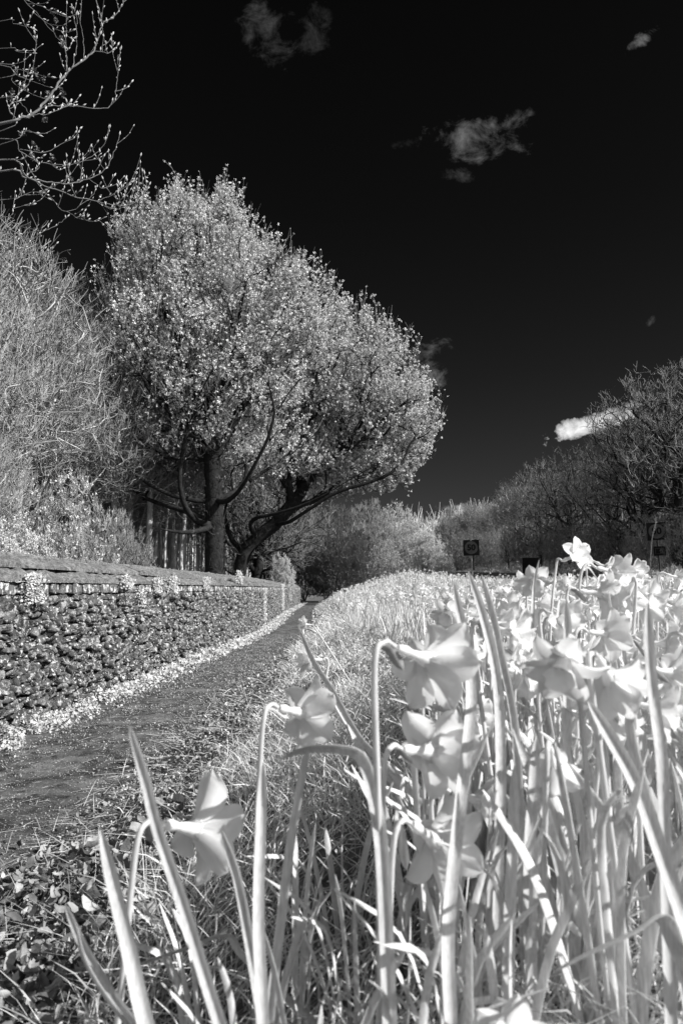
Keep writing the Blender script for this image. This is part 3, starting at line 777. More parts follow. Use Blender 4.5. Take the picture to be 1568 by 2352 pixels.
# the thicket closing the path
for m, px, yt, Y, s_, lab in [
    ('T', 700, 1190, 52, 1.0, 'grey twiggy thicket left of the path end behind the wall'),
    ('T', 770, 1150, 50, 1.0, 'tall grey thicket straight above the end of the path'),
    ('T', 850, 1138, 46, .9, 'tallest pale thicket right of the end of the path'),
    ('S', 905, 1140, 50, .9, 'pale thicket with rounded top against the dark sky'),
    ('T', 815, 1215, 41, .9, 'low brush with upright stems beside the end of the path'),
    ('S', 940, 1178, 43, .8, 'bright bush with young leaves behind the mound'),
    ('L', 985, 1210, 40, .75, 'bright leafy bush rounded towards the speed sign'),
    ('L', 1020, 1262, 37, .8, 'low bright leafy bush nearest the left speed sign'),
    ('S', 885, 1230, 38, .9, 'middle sized bush directly behind the grassy mound')]:
    put_px(m, 'thicket_bush', px, yt, Y, lab, 'bush', 'bushes closing the end of the path', s_)
put_tree('U', 'dark_bush', -1.2, 52, 2.6, 'dark low bush in the shade at the very end of the path', 'bush', None, 1.2)
# right side: trees beyond the road
for m, px, yt, Y, s_, lab in [
    ('W', 1540, 850, 32, 1.25, 'largest dark bare tree beyond the road behind the right speed sign'),
    ('V', 1465, 935, 36, 1.1, 'dark bare tree in front of the bright cloud'),
    ('W', 1640, 810, 34, 1.1, 'dark bare tree cut off by the right edge of the photo'),
    ('V', 1390, 1020, 44, 1.0, 'dark bare tree left of the bright cloud'),
    ('W', 1300, 1035, 48, .95, 'rounded dark bare tree in the middle of the row beyond the road'),
    ('V', 1235, 1068, 54, .9, 'dark bare tree left of the middle of the row beyond the road'),
    ('A', 1180, 1110, 60, 1.1, 'smaller paler bare tree above the black board'),
    ('B', 1130, 1160, 78, 1.1, 'far grey bare tree right above the left speed sign'),
    ('B', 1080, 1160, 84, 1.0, 'far pale bare tree directly above the left speed sign'),
    ('B', 1030, 1178, 84, 1.0, 'farthest pale bare tree at the lowest point of the sky'),
    ('A', 1115, 1165, 88, 1.0, 'far pale bare tree in front of the low cloud')]:
    put_px(m, 'bare_tree', px, yt, Y, lab, 'tree', 'bare trees beyond the road', s_, k=1.03)
i = 0
labs = ['first', 'second', 'third', 'fourth', 'fifth', 'sixth', 'seventh', 'eighth', 'ninth', 'tenth', 'eleventh', 'twelfth']
for px, yt, Y in [(1560, 1150, 27), (1480, 1170, 31), (1420, 1175, 35), (1370, 1190, 39), (1330, 1185, 43), (1280, 1190, 47), (1240, 1195, 51), (1200, 1205, 55), (1165, 1205, 60), (1120, 1215, 64), (1085, 1215, 68), (1060, 1215, 74)]:
    put_px('U' if i % 2 else 'V', 'dark_bush', px, yt, Y, 'dark undergrowth bush beyond the road, %s from the right edge of the photo' % labs[i], 'bush', 'undergrowth bushes beyond the road', .85); i += 1
b = MB(); n = 26000
Y = rng.uniform(30, 110, n); X = 17.5 + rng.uniform(0, 14, n) - np.clip(Y - 60, 0, 60) * .10; Z = hgt(X, Y, False) + rng.uniform(0, 1, n) ** 1.3 * 3.2
Q, R = twigs(np.stack([X, Y, Z], -1), rng.normal(size=(n, 3)) + [0, 0, .8], rng.uniform(.6, 1.6, n), .025, .012, 4, .4)
b.tube(Q, R, 3)
tag(b.build('far_scrub', M['twig_dark']), 'dense dark scrub on the bank behind the trees beyond the road', 'scrub', kind='stuff')
b = MB(); n = 16000
Y = rng.uniform(88, 130, n); X = rng.uniform(-12, 24, n); Z = hgt(X, Y, False) + rng.uniform(0, 1, n) * 7
Q, R = twigs(np.stack([X, Y, Z], -1), rng.normal(size=(n, 3)) + [0, 0, .9], rng.uniform(1, 2.4, n), .045, .02, 4, .4)
b.tube(Q, R, 3)
tag(b.build('distant_wood', M['wood']), 'pale distant wood closing the road between the two tree rows', 'woodland', kind='stuff')

# ------------------------------------------------------------ overhanging beech, top left
root = thing('beech_tree', (-4.6, 3.4, .1), 'beech with pale pointed buds whose branches hang into the top left corner', 'tree')
bT, bB = MB(), MB()
tr = np.array([(-4.6, 3.4, 0), (-4.55, 3.4, 1.5), (-4.6, 3.45, 3), (-4.5, 3.4, 4.5), (-4.55, 3.5, 6.5)]); bT.tube(catmull(tr, 5), np.interp(np.linspace(0, 1, 21), [0, .1, 1], [.32, .22, .10]), 12)
child(bT, 'trunk', M['beech'], root, True)
bb = MB(); buds = []
BY = 3.3
limbs = [
 ([(0,286),(44,272),(82,258),(117,217),(138,187),(158,163),(187,141),(215,117),(226,85),(233,56),(231,32),(220,0),(214,-20)], 0, .009),
 ([(233,56),(255,44),(275,23),(285,0),(286,-20)], 0, .0035),
 ([(82,258),(102,247),(141,242),(176,245),(240,249),(261,233),(267,205),(271,170),(271,138)], .05, .0042),
 ([(44,272),(78,264),(108,262),(135,252),(160,236)], -.1, .003),
 ([(154,163),(152,105),(154,9)], 0, .0028), ([(168,152),(176,102),(177,41),(170,20)], .05, .0028), ([(193,135),(192,88),(181,35)], -.05, .0028),
 ([(215,117),(252,121),(262,102)], 0, .0028), ([(234,120),(238,85)], 0, .002),
 ([(0,394),(56,407),(100,416),(146,422),(176,419),(205,411),(240,391),(258,360),(275,310)], .2, .006),
 ([(0,368),(59,404),(105,427),(164,448),(223,463),(281,473),(322,457),(343,425)], .1, .0055),
 ([(0,319),(47,348),(94,372),(158,379),(211,359),(240,331),(243,321)], .35, .0038),
 ([(47,343),(102,350),(141,331),(173,315),(185,296)], .3, .003),
 ([(50,351),(85,419),(123,460),(155,486),(205,457),(222,430)], .25, .003), ([(155,486),(187,504),(201,498)], .25, .002),
 ([(0,530),(53,556),(97,533),(132,515),(155,498)], .5, .0035),
 ([(40,-20),(56,0),(102,50),(135,91),(152,108)], .4, .003), ([(60,0),(120,25),(142,31)], .5, .002), ([(79,29),(120,60),(163,88)], .45, .002),
 ([(0,50),(30,53),(74,65)], .3, .002), ([(0,146),(44,176),(70,185),(115,200)], .6, .003), ([(0,150),(30,190),(75,215),(120,235)], .7, .003),
 ([(0,110),(40,118),(76,122)], .6, .002), ([(10,300),(22,250),(45,215),(70,185),(82,110),(80,78)], .1, .003), ([(0,225),(40,232),(70,262)], .5, .003),
 ([(0,180),(40,160),(75,170),(118,177)], .7, .0025), ([(0,330),(60,300),(90,310)], .5, .002), ([(59,404),(90,385),(85,372)], .1, .002), ([(176,419),(190,400),(183,380),(180,350)], .2, .002),
 ([(223,463),(265,445),(300,420)], .1, .002), ([(281,473),(272,450),(274,425)], .1, .002), ([(281,473),(290,440),(292,415)], .1, .002), ([(205,411),(240,432),(262,405)], .2, .002),
 ([(240,391),(228,365),(230,350)], .2, .0018), ([(146,422),(160,400),(158,385)], .2, .0018), ([(223,463),(256,481),(265,470)], .1, .0018),
 ([(0,600),(40,575),(90,590),(130,560)], .9, .003), ([(0,640),(60,625),(110,640)], 1.0, .003), ([(0,690),(50,660),(95,650)], 1.0, .003), ([(0,500),(30,480),(75,470)], .8, .003), ([(0,460),(40,455),(80,440),(110,455)], .7, .0025)]
for L, dy, r0 in limbs:
    pts = np.array([at(px, py, BY + dy + .0009 * (px - 150)) for px, py in L])
    if L[0][0] <= 10:       # run back to the trunk outside the photograph
        s_ = np.array([-4.55, 3.42, pts[0][2] - .7]); d = pts[0] - s_
        pts = np.vstack([s_, s_ + d * .35 + [0, 0, -.02], s_ + d * .7 + [0, 0, .03], pts]); rad0 = [r0 * 3.2, r0 * 2.3, r0 * 1.5]
        r_ = np.concatenate([rad0, np.linspace(r0, max(r0 * .28, .0012), len(pts) - 3)])
    else: r_ = np.linspace(r0, max(r0 * .35, .0011), len(pts))
    C = catmull(pts, 5); r = np.interp(np.linspace(0, len(pts) - 1, len(C)), np.arange(len(pts)), r_)
    C[1:-1] += rng.normal(0, .0022, C[1:-1].shape); bb.tube(C, r * .78, 6)
    buds.append((C[-1], C[-1] - C[-2], 1.15))
    k0 = 15 if L[0][0] <= 10 else 2
    for k in range(k0, len(C) - 1):
        if random.random() < .42:
            d = nrm(C[k + 1] - C[k]); s_ = nrm(d * .7 + np.array([random.uniform(-.7, .7), random.uniform(-.6, .6), .75])); q = C[k] + s_ * random.uniform(.006, .014)
            bb.tube(np.array([C[k], q]), np.array([.0012, .001]), 4); buds.append((q, s_, .85))
        if random.random() < .2:
            d = nrm(C[k + 1] - C[k]); s_ = nrm(d * .8 + np.array([random.uniform(-.9, .9), random.uniform(-.7, .7), random.uniform(-.1, 1.0)])); ln = random.uniform(.05, .17)
            Q = np.array([C[k], C[k] + s_ * ln * .35 + [0, 0, -.003], C[k] + s_ * ln * .7, C[k] + s_ * ln + [0, 0, ln * .22]]); bb.tube(catmull(Q, 2), np.linspace(.0017, .0010, 7), 5)
            buds.append((Q[-1], Q[-1] - Q[-2], 1.0))
            for t in (1, 2):
                s2 = nrm(s_ + np.array([random.uniform(-.6, .6), random.uniform(-.6, .6), .6])); q = Q[t] + s2 * .008; bb.tube(np.array([Q[t], q]), np.array([.0011, .001]), 4); buds.append((q, s2, .75))
child(bb, 'branches', M['beech'], root, True)
tt = np.linspace(0, 1, 6); pr_ = np.array([.12, .42, .5, .40, .2, .02]); an = np.arange(6) * math.pi / 3
bv = np.array([[p * .34 * math.cos(a_), p * .34 * math.sin(a_), t] for t, p in zip(tt, pr_) for a_ in an]); bf_ = np.array([(i * 6 + j, i * 6 + (j + 1) % 6, (i + 1) * 6 + (j + 1) % 6, (i + 1) * 6 + j) for i in range(5) for j in range(6)])
b = MB(); b.inst(bv, bf_, frame_z(np.array([q[1] for q in buds])), np.array([q[0] for q in buds]), np.array([q[2] for q in buds]) * .025 * rng.uniform(.65, 1.15, len(buds)))
tag(child(b, 'buds', M['bud'], root, True), kind='stuff')
b = MB()     # last year's mast husks
hp = np.array([at(px, py, BY + .5) for px, py in [(125,28),(130,46),(142,90),(145,100),(80,165),(85,170),(60,200),(30,215),(110,215),(140,205),(145,215),(105,275),(84,342),(78,330),(120,358),(122,365),(75,360),(160,410),(54,195),(25,225),(98,182),(50,305)]])
for k_ in range(5): add_puffs(b, hp + rng.normal(0, .006, hp.shape), np.full(len(hp), .03))
tag(child(b, 'husks', M['husk'], root), kind='stuff')

# ------------------------------------------------------------ road signs
def text_part(s, size, depth, mat, parent, loc, name):
    cu = bpy.data.curves.new(name, 'FONT'); cu.body = s; cu.size = size; cu.extrude = depth; cu.align_x = 'CENTER'; cu.align_y = 'CENTER'; cu.offset = size * .03
    tmp = bpy.data.objects.new('t', cu); COL.objects.link(tmp)
    bpy.context.view_layer.update()
    me = bpy.data.meshes.new_from_object(tmp.evaluated_get(bpy.context.evaluated_depsgraph_get())); COL.objects.unlink(tmp); bpy.data.objects.remove(tmp)
    me.materials.clear(); me.materials.append(mat)
    o = obj(name, me, parent); o.location = loc; o.rotation_euler = (math.radians(90), 0, 0); return o
def disc(b, r0, r1, y, z, n=48, th=.004):
    an = np.arange(n) * 2 * math.pi / n; V = []
    for yy_ in (y, y + th):
        for r in (r0, r1): V += [(r * math.cos(a_), yy_, z + r * math.sin(a_)) for a_ in an]
    F = []
    for i in range(n):
        j = (i + 1) % n; F += [(i, j, n + j, n + i), (n + i, n + j, 3 * n + j, 3 * n + i)]
        if r0 > 0: F.append((2 * n + i, i, j, 2 * n + j))
    b.add(V, F)
def sign50(px, Y, wpx, pyc, label, cam_plate, lean, polemat, zrot):
    c = at(px, pyc, Y); w = wpx * Y / FPX; z0 = float(hgt(c[0], Y, False)); h = c[2] - z0
    r = thing('speed_sign', (c[0], Y, z0), label, 'road sign', 'speed limit signs beside the road')
    b = MB(); b.tube(np.array([(0, .06, -.2), (0, .06, h * .5), (0, .06, h + w * .5)]), np.array([.038] * 3), 10)
    b.build('pole', polemat, r)
    b = MB(); hw = w / 2; b.box((-hw, 0, h - hw), (hw, .02, h + hw)); b.build('plate', M['plate'], r)
    b = MB(); b.box((-.06, .02, h + hw * .6), (.06, .03, h + hw * .6 + .04)); b.box((-.06, .02, h - hw * .6), (.06, .03, h - hw * .6 + .04)); b.box((-.025, -.006, h + hw * .90), (.025, .0, h + hw * 1.06)); b.build('bracket', M['pole'], r)
    b = MB(); disc(b, 0, hw * .70, -.006, h); rr_ = b.build('disc', M['disc'], r)
    b = MB(); disc(b, hw * .70, hw * .82, -.007, h); b.build('ring', M['ring'], r)
    text_part('50', w * .52, .003, M['digit'], rr_, (0, -.011, h), 'numerals')
    if cam_plate:
        b = MB(); zc = h - w * 1.12; b.box((-w * .26, 0, zc - w * .25), (w * .38, .02, zc + w * .27)); pl = b.build('lower_plate', M['plate'], r)
        b = MB()
        for (x0, z0_, x1, z1_) in ((-.17, -.15, .29, -.135), (-.17, .15, .29, .165), (-.17, -.15, -.155, .165), (.275, -.15, .29, .165)): b.box((x0 * w, -.008, zc + z0_ * w), (x1 * w, -.001, zc + z1_ * w))
        b.build('border', M['disc'], pl)
        b = MB(); b.box((.08 * w, -.007, zc - .11 * w), (.25 * w, -.001, zc + .13 * w)); b.build('camera_symbol', M['disc'], pl)
        b = MB(); b.box((.11 * w, -.012, zc - .03 * w), (.22 * w, -.008, zc + .05 * w)); b.box((.20 * w, -.012, zc - .06 * w), (.235 * w, -.008, zc + .08 * w)); b.build('lens', M['digit'], pl)
    r.rotation_euler = (0, lean, zrot)
sign50(1083, 33.0, 36, 1258, 'clearer grey fifty limit sign on a pale pole left of the road', False, -.02, M['pole'], math.radians(-8))
sign50(1512, 28.0, 41, 1220, 'shaded fifty limit sign with a camera plate below it, beyond the road on the right', True, -.05, M['poledark'], math.radians(-16))
c = at(1218, 1300, 45); z0 = float(hgt(c[0], 45, False))
r = thing('board_sign', (c[0], 45, z0), 'black square back of a low road board beyond the road', 'road sign')
b = MB(); hh = c[2] - z0; b.box((-.54, 0, hh - .52), (.54, .025, hh + .54)); b.build('board', M['plate'], r)
for s_ in (-1, 1):
    b = MB(); b.tube(np.array([(s_ * .35, .06, -.2), (s_ * .35, .06, hh), (s_ * .35, .06, hh + .5)]), np.array([.03] * 3), 8); b.build('post', M['poledark'], r)
b = MB(); b.box((-.5, .025, hh + .2), (.5, .035, hh + .26)); b.box((-.5, .025, hh - .3), (.5, .035, hh - .24)); b.build('rail', M['poledark'], r)

# ------------------------------------------------------------ ground cover
def blades(b, P, D, L, Wd, K=4, droop=.3, face=None):
    """flat tapering blades: P base, D direction"""
    n = len(P); D = nrm(D); t = np.linspace(0, 1, K)
    hor = nrm(D * [1, 1, 0] + rng.normal(0, .15, (n, 3)) * [1, 1, 0]); side = nrm(np.cross(D, rng.normal(size=(n, 3)) * .9 + hor * .2))
    C = P[:, None] + D[:, None] * (L[:, None] * t[None])[..., None] + (hor - [0, 0, .5])[:, None] * (droop * L[:, None] * t[None] ** 2.2)[..., None]
    wv = Wd[:, None] * np.interp(t, [0, .3, .75, 1], [.7, 1, .75, .06])[None]
    V = np.stack([C - side[:, None] * wv[..., None] / 2, C + side[:, None] * wv[..., None] / 2], 2).reshape(-1, 3)
    k = np.arange(K - 1) * 2; f = np.stack([k, k + 1, k + 3, k + 2], -1)
    b.add(V, (f[None] + (np.arange(n) * 2 * K)[:, None, None]).reshape(-1, 4))
def in_view(X, Y, m=1.12):
    return (np.abs(X) < (Y * .5 * m + .25))
def scatter(n, y0, y1, u0, u1, pw=1.0):
    """points by distance from the path's right edge"""
    Y = y0 * (y1 / y0) ** rng.uniform(0, 1, n); U = rng.uniform(u0, u1, n); X = wallx(Y) + 1.15 + U
    return X, Y, U
def bed_u(Y):
    """how far right of the path edge the daffodils begin"""
    return np.interp(Y, [.5, 1.2, 2.5, 4, 6, 9, 16, 40], [1.15, 1.22, 1.5, 1.65, 1.4, 1.0, .75, .65])
# white weeds on the strip at the foot of the wall, and on the path's edges
b = MB(); n = 26000; Y = 2.6 * (44 / 2.6) ** rng.uniform(0, 1, n); U = -1.13 + rng.beta(1.3, 2.2, n) * .42
U += .05 * nz2(Y, 0 * Y, 3.0); X = wallx(Y) + 1.15 + U
keep = (nz2(X, Y, 5, 3) + .9 * nz2(X, Y, 13, 1) + 2.2 * (-.86 - U) > -.12 + .06 * np.clip(6 - Y, -2, 3)) & (U < -.72 + .20 * nz2(Y, Y * 0, 2.1, 4) + .1 * nz2(Y, X, 9, 4)); X, Y = X[keep], Y[keep]
sz = np.clip(.0042 * Y, .011, .042) * rng.uniform(.4, 1.6, len(X))
P = np.stack([X, Y, hgt(X, Y) + .003 + rng.uniform(0, 1, len(X)) ** 1.5 * (.05 + .05 * nz2(X, Y, 7, 2).clip(0, 1))], -1); leaves(b, P, sz, np.array([.3, -.3, .8]), .8, .85)
tag(b.build('wall_foot_weeds', M['weed']), 'strip of small white leaved weeds along the foot of the wall', 'weeds', kind='stuff')
# verge between path and bed: weeds, grass, dead stalks, litter
b = MB()
for n, y0, y1, f0, f1, zt in ((9000, 1.2, 4.5, .02, 1.0, .05), (17000, 2.5, 18, .05, 1.05, .07), (9000, 14, 45, .05, 1.3, .16), (7000, .8, 3.6, .75, 2.6, .06)):
    Y = y0 * (y1 / y0) ** rng.uniform(0, 1, n); U = (f0 + (f1 - f0) * rng.uniform(0, 1, n)) * bed_u(Y) * 1.1; X = wallx(Y) + 1.15 + U
    dens = np.clip(.35 + .75 * nz2(X, Y, 2.8, 5) + .4 * (U - .3) , .04, 1) * np.where(Y < 2.2, .5, 1)
    kp = (rng.random(n) < dens) & in_view(X, Y); X, Y = X[kp], Y[kp]
    sz = np.clip(.0045 * Y, .010, .07) * rng.uniform(.5, 1.3, len(X))
    P = np.stack([X, Y, hgt(X, Y) + rng.uniform(0, 1, len(X)) * zt], -1); leaves(b, P, sz, np.array([.2, -.1, .9]), .8, .6)
# bright growth over the mound
n = 16000; X = rng.normal(2.2, 1.5, n); Y = rng.normal(24.5, 4.5, n); kp = (X > .0) & (Y > 13); X, Y = X[kp], Y[kp]
P = np.stack([X, Y, hgt(X, Y) + rng.uniform(0, 1, len(X)) ** .7 * (.16 + .10 * nz2(X, Y, 2.5))], -1); leaves(b, P, rng.uniform(.04, .09, len(X)), np.array([.3, -.2, .8]), .8, .6)
tag(b.build('verge_weeds', M['weed']), 'low bright leafy weeds on the verge between path and daffodils', 'weeds', kind='stuff')
b = MB()
for n, y0, y1, f0, f1, hh_ in ((21000, .7, 3.4, .52, 1.7, (.08, .22)), (1600, .75, 3.0, .12, .6, (.04, .11)), (20000, 2.2, 9, .35, 1.25, (.03, .13)), (12000, 7, 30, .3, 1.3, (.10, .25)), (9000, .7, 3.5, 1.0, 4.0, (.06, .2)), (8000, 3, 14, 1.0, 5.0, (.08, .2))):
    Y = y0 * (y1 / y0) ** rng.uniform(0, 1, n); U = (f0 + (f1 - f0) * rng.uniform(0, 1, n)) * bed_u(Y); X = wallx(Y) + 1.15 + U
    kp = in_view(X, Y) & (rng.random(n) < np.clip(.55 + .6 * nz2(X, Y, 2.2, 8), .08, 1)); X, Y = X[kp], Y[kp]; m = len(X)
    blades(b, np.stack([X, Y, hgt(X, Y) - .005], -1), rng.normal(0, .34, (m, 3)) + [.1, 0, 1], rng.uniform(*hh_, m) * rng.uniform(.6, 1.2, m), np.clip(.0011 * Y, .0026, .012) * rng.uniform(.7, 1.4, m), 4, .45)
tag(b.build('grass', M['grass']), 'fine pale grass growing on the bank', 'grass', kind='stuff')
b = MB(); n = 6500; Y = .8 * (9 / .8) ** rng.uniform(0, 1, n); U = rng.uniform(-.12, .9, n); X = wallx(Y) + 1.15 + U; kp = in_view(X, Y); X, Y = X[kp], Y[kp]; m = len(X)
D = rng.normal(0, 1, (m, 3)); D[:, 2] = np.abs(D[:, 2]) * .28 + .05
blades(b, np.stack([X, Y, hgt(X, Y) + .008], -1), D, rng.uniform(.03, .16, m), np.clip(.0010 * Y, .0016, .006), 4, .12)
m = 1500; Y = 1.5 * (9 / 1.5) ** rng.uniform(0, 1, m); X = wallx(Y) + 1.15 + rng.uniform(-1.0, -.0, m); D = rng.normal(0, 1, (m, 3)); D[:, 2] = .02
blades(b, np.stack([X, Y, hgt(X, Y) + .02], -1), D, rng.uniform(.02, .10, m), np.full(m, .002), 3, .03)
tag(b.build('dead_grass', M['drygrass']), 'dry stalks and straw lying along the right edge of the path', 'dry grass', kind='stuff')
# leaf litter
def curled(seed):
    g = np.random.default_rng(seed); xs = np.linspace(-.5, .5, 5); ys_ = np.linspace(0, 1, 6); V = []
    c1, c2 = g.uniform(-1.3, 1.3), g.uniform(-1.2, 1.2)
    for y_ in ys_:
        w_ = max(.03, math.sin(math.pi * min(y_ * .9 + .05, 1)) ** .7) * .62
        for x_ in xs: V.append((x_ * w_ * .85, y_, c1 * x_ * x_ * 2 + c2 * (y_ - .5) ** 2 + g.normal(0, .03)))
    F = [(j * 5 + i, j * 5 + i + 1, (j + 1) * 5 + i + 1, (j + 1) * 5 + i) for j in range(5) for i in range(4)]
    return np.array(V), np.array(F)
CL = [curled(i) for i in range(8)]
b = MB()
for n, y0, y1, u0, u1, s0, s1, zt in ((5200, .8, 2.6, -.22, .75, .016, .040, .035), (2400, .9, 2.4, -.1, .6, .020, .050, .045), (5000, 2.0, 11, -.08, .55, .010, .034, .02), (4200, 1.4, 12, -.9, .1, .005, .014, .0)):
    Y = y0 * (y1 / y0) ** rng.uniform(0, 1, n); U = u0 + (u1 - u0) * rng.uniform(0, 1, n) + .05 * nz2(Y, Y * 0, 4); X = wallx(Y) + 1.15 + U
    kp = in_view(X, Y) & (rng.random(n) < np.clip(.6 + .6 * nz2(X, Y, 4.2, 9) - .6 * (U < .0) * (zt > 0), .05, 1)); X, Y = X[kp], Y[kp]; m = len(X)
    R = rand_rot(m, np.array([0, 0, 1.]), .75 if zt > 0 else .3); kk = rng.integers(0, 8, m); P = np.stack([X, Y, hgt(X, Y) + .006 + (.012 if zt == 0 else 0) + rng.uniform(0, 1, m) * zt], -1); s_ = rng.uniform(s0, s1, m)
    for q in range(8): mm = kk == q; b.inst(CL[q][0], CL[q][1], R[mm], P[mm], s_[mm])
tag(b.build('leaf_litter', M['litter'], smooth=True), 'dead leaves and litter scattered on the bank beside the path', 'leaf litter', kind='stuff')
# pebbles and crumbs on the path
b = MB(); pv, pf = lump(1, 5, .2, .2); n = 9000; Y = 1.6 * (14 / 1.6) ** rng.uniform(0, 1, n); X = wallx(Y) + 1.15 + rng.uniform(-.85, .05, n)
b.inst(pv, pf, rand_rot(n), np.stack([X, Y, hgt(X, Y) + .016], -1), rng.uniform(.001, .0042, n) * np.clip(Y / 4, .8, 2))
tag(b.build('gravel', M['litter'], smooth=True), 'grit and crumbs of stone on the worn path', 'gravel', kind='stuff')
# dark rough grass beyond road
b = MB(); n = 9000; Y = rng.uniform(18, 90, n); X = rng.uniform(12.3, 17.5, n)
blades(b, np.stack([X, Y, hgt(X, Y) - .01], -1), rng.normal(0, .4, (n, 3)) + [0, 0, 1], rng.uniform(.15, .4, n), np.full(n, .03), 3, .3)
tag(b.build('far_verge_grass', M['drygrass']), 'rough grass on the far verge of the road under the trees', 'grass', kind='stuff')

# ------------------------------------------------------------ daffodils
def petal_grid(seed, nu=5, nv=9, L=.042, Wp=.031, cup=.5, tilt=72):
    """one tepal growing from the axis origin, in flower frame (+Z = where the flower faces)"""
    g = np.random.default_rng(seed); us_ = np.linspace(-1, 1, nu); vs = np.linspace(0, 1, nv); V = []
    tl = math.radians(tilt + g.normal(0, 7)); tw = g.normal(0, .38); c3 = g.normal(0, .25); br = g.uniform(-.2, .3)
    for v_ in vs:
        w_ = Wp / 2 * float(np.interp(v_, [0, .15, .4, .65, .85, .95, 1], [.42, .74, 1, .96, .72, .42, .08]))
        for u_ in us_:
            x = u_ * w_; r = .006 + v_ * L; z = cup * x * x / Wp * 1.3 + .0026 * abs(u_) - .0016 * math.cos(u_ * 6.3) + L * (.16 * math.sin(v_ * 2.6 + c3) - br * v_ * v_ * .3)
            x2 = x * math.cos(tw * v_) - z * math.sin(tw * v_) * .6; z2 = z + x * math.sin(tw * v_) * .9
            # lay out: radial along +Y rotated down by tilt from the axis
            V.append((x2, r * math.sin(tl) - z2 * math.cos(tl), r * math.cos(tl) + z2 * math.sin(tl)))
    F = [(j * nu + i, j * nu + i + 1, (j + 1) * nu + i + 1, (j + 1) * nu + i) for j in range(nv - 1) for i in range(nu - 1)]
    return np.array(V), np.array(F)
def rotz(v, a_):
    c, s_ = math.cos(a_), math.sin(a_); return np.stack([v[:, 0] * c - v[:, 1] * s_, v[:, 0] * s_ + v[:, 1] * c, v[:, 2]], -1)
def trumpet_grid(seed, n=24, m=7, L=.030):
    g = np.random.default_rng(seed); V = []; ph = g.uniform(0, 6)
    for j in range(m):
        t = j / (m - 1); r = .0085 + .0040 * t + .0065 * max(0, t - .6) ** 1.2 * 2.2
        for i in range(n):
            a_ = i * 2 * math.pi / n; fr = max(0, t - .55) * (.0042 * math.sin(a_ * 6 + ph) + .002 * math.sin(a_ * 11))
            V.append(((r + fr) * math.cos(a_), (r + fr) * math.sin(a_), .004 + t * L + fr * .6))
    F = [(j * n + i, j * n + (i + 1) % n, (j + 1) * n + (i + 1) % n, (j + 1) * n + i) for j in range(m - 1) for i in range(n)]
    return np.array(V), np.array(F)
def tube_part(b):
    t = np.array([[0, 0, -.030], [0, 0, -.022], [0, 0, -.014], [0, 0, -.004], [0, 0, .006]]); b.tube(t, np.array([.0032, .0050, .0034, .0052, .0085]), 8)
def fframe(f, roll=0.0):
    return frame_z(np.array([f]), np.array([roll]))[0]
def leaf_mesh(b, C, w, tw0=0.0, tw1=.6, fold=.35, ref=None):
    """strap leaf along centre line C with a V cross-section and rounded tip"""
    K = len(C); T = nrm(np.gradient(C, axis=0)); ref = np.array([.3, -1, .1]) if ref is None else ref
    S = nrm(np.cross(T, ref[None])); Nn = np.cross(S, T); t = np.linspace(0, 1, K); a_ = tw0 + tw1 * t
    S2 = S * np.cos(a_)[:, None] + Nn * np.sin(a_)[:, None]; N2 = np.cross(S2, T)
    wt = w * np.interp(t, [0, .15, .5, .85, .93, .975, 1], [.75, .95, 1, .88, .66, .38, .10]) / 2
    off = [(-1, .0), (-.5, -fold * .55), (0, -fold), (.5, -fold * .55), (1, .0)]
    V = np.stack([C + S2 * (wt * o_)[:, None] + N2 * (wt * z_ * .8)[:, None] for o_, z_ in off], 1)
    k = np.arange(K - 1)[:, None] * 5 + np.arange(4)[None]; F = np.stack([k, k + 1, k + 6, k + 5], -1).reshape(-1, 4)
    Vb = np.stack([C + S2 * (wt * o_)[:, None] + N2 * (wt * z_ * .8 - .0009)[:, None] for o_, z_ in off], 1)
    b.add(V.reshape(-1, 3), F); b.add(Vb.reshape(-1, 3), F[:, ::-1])
PET = [petal_grid(i) for i in range(10)]
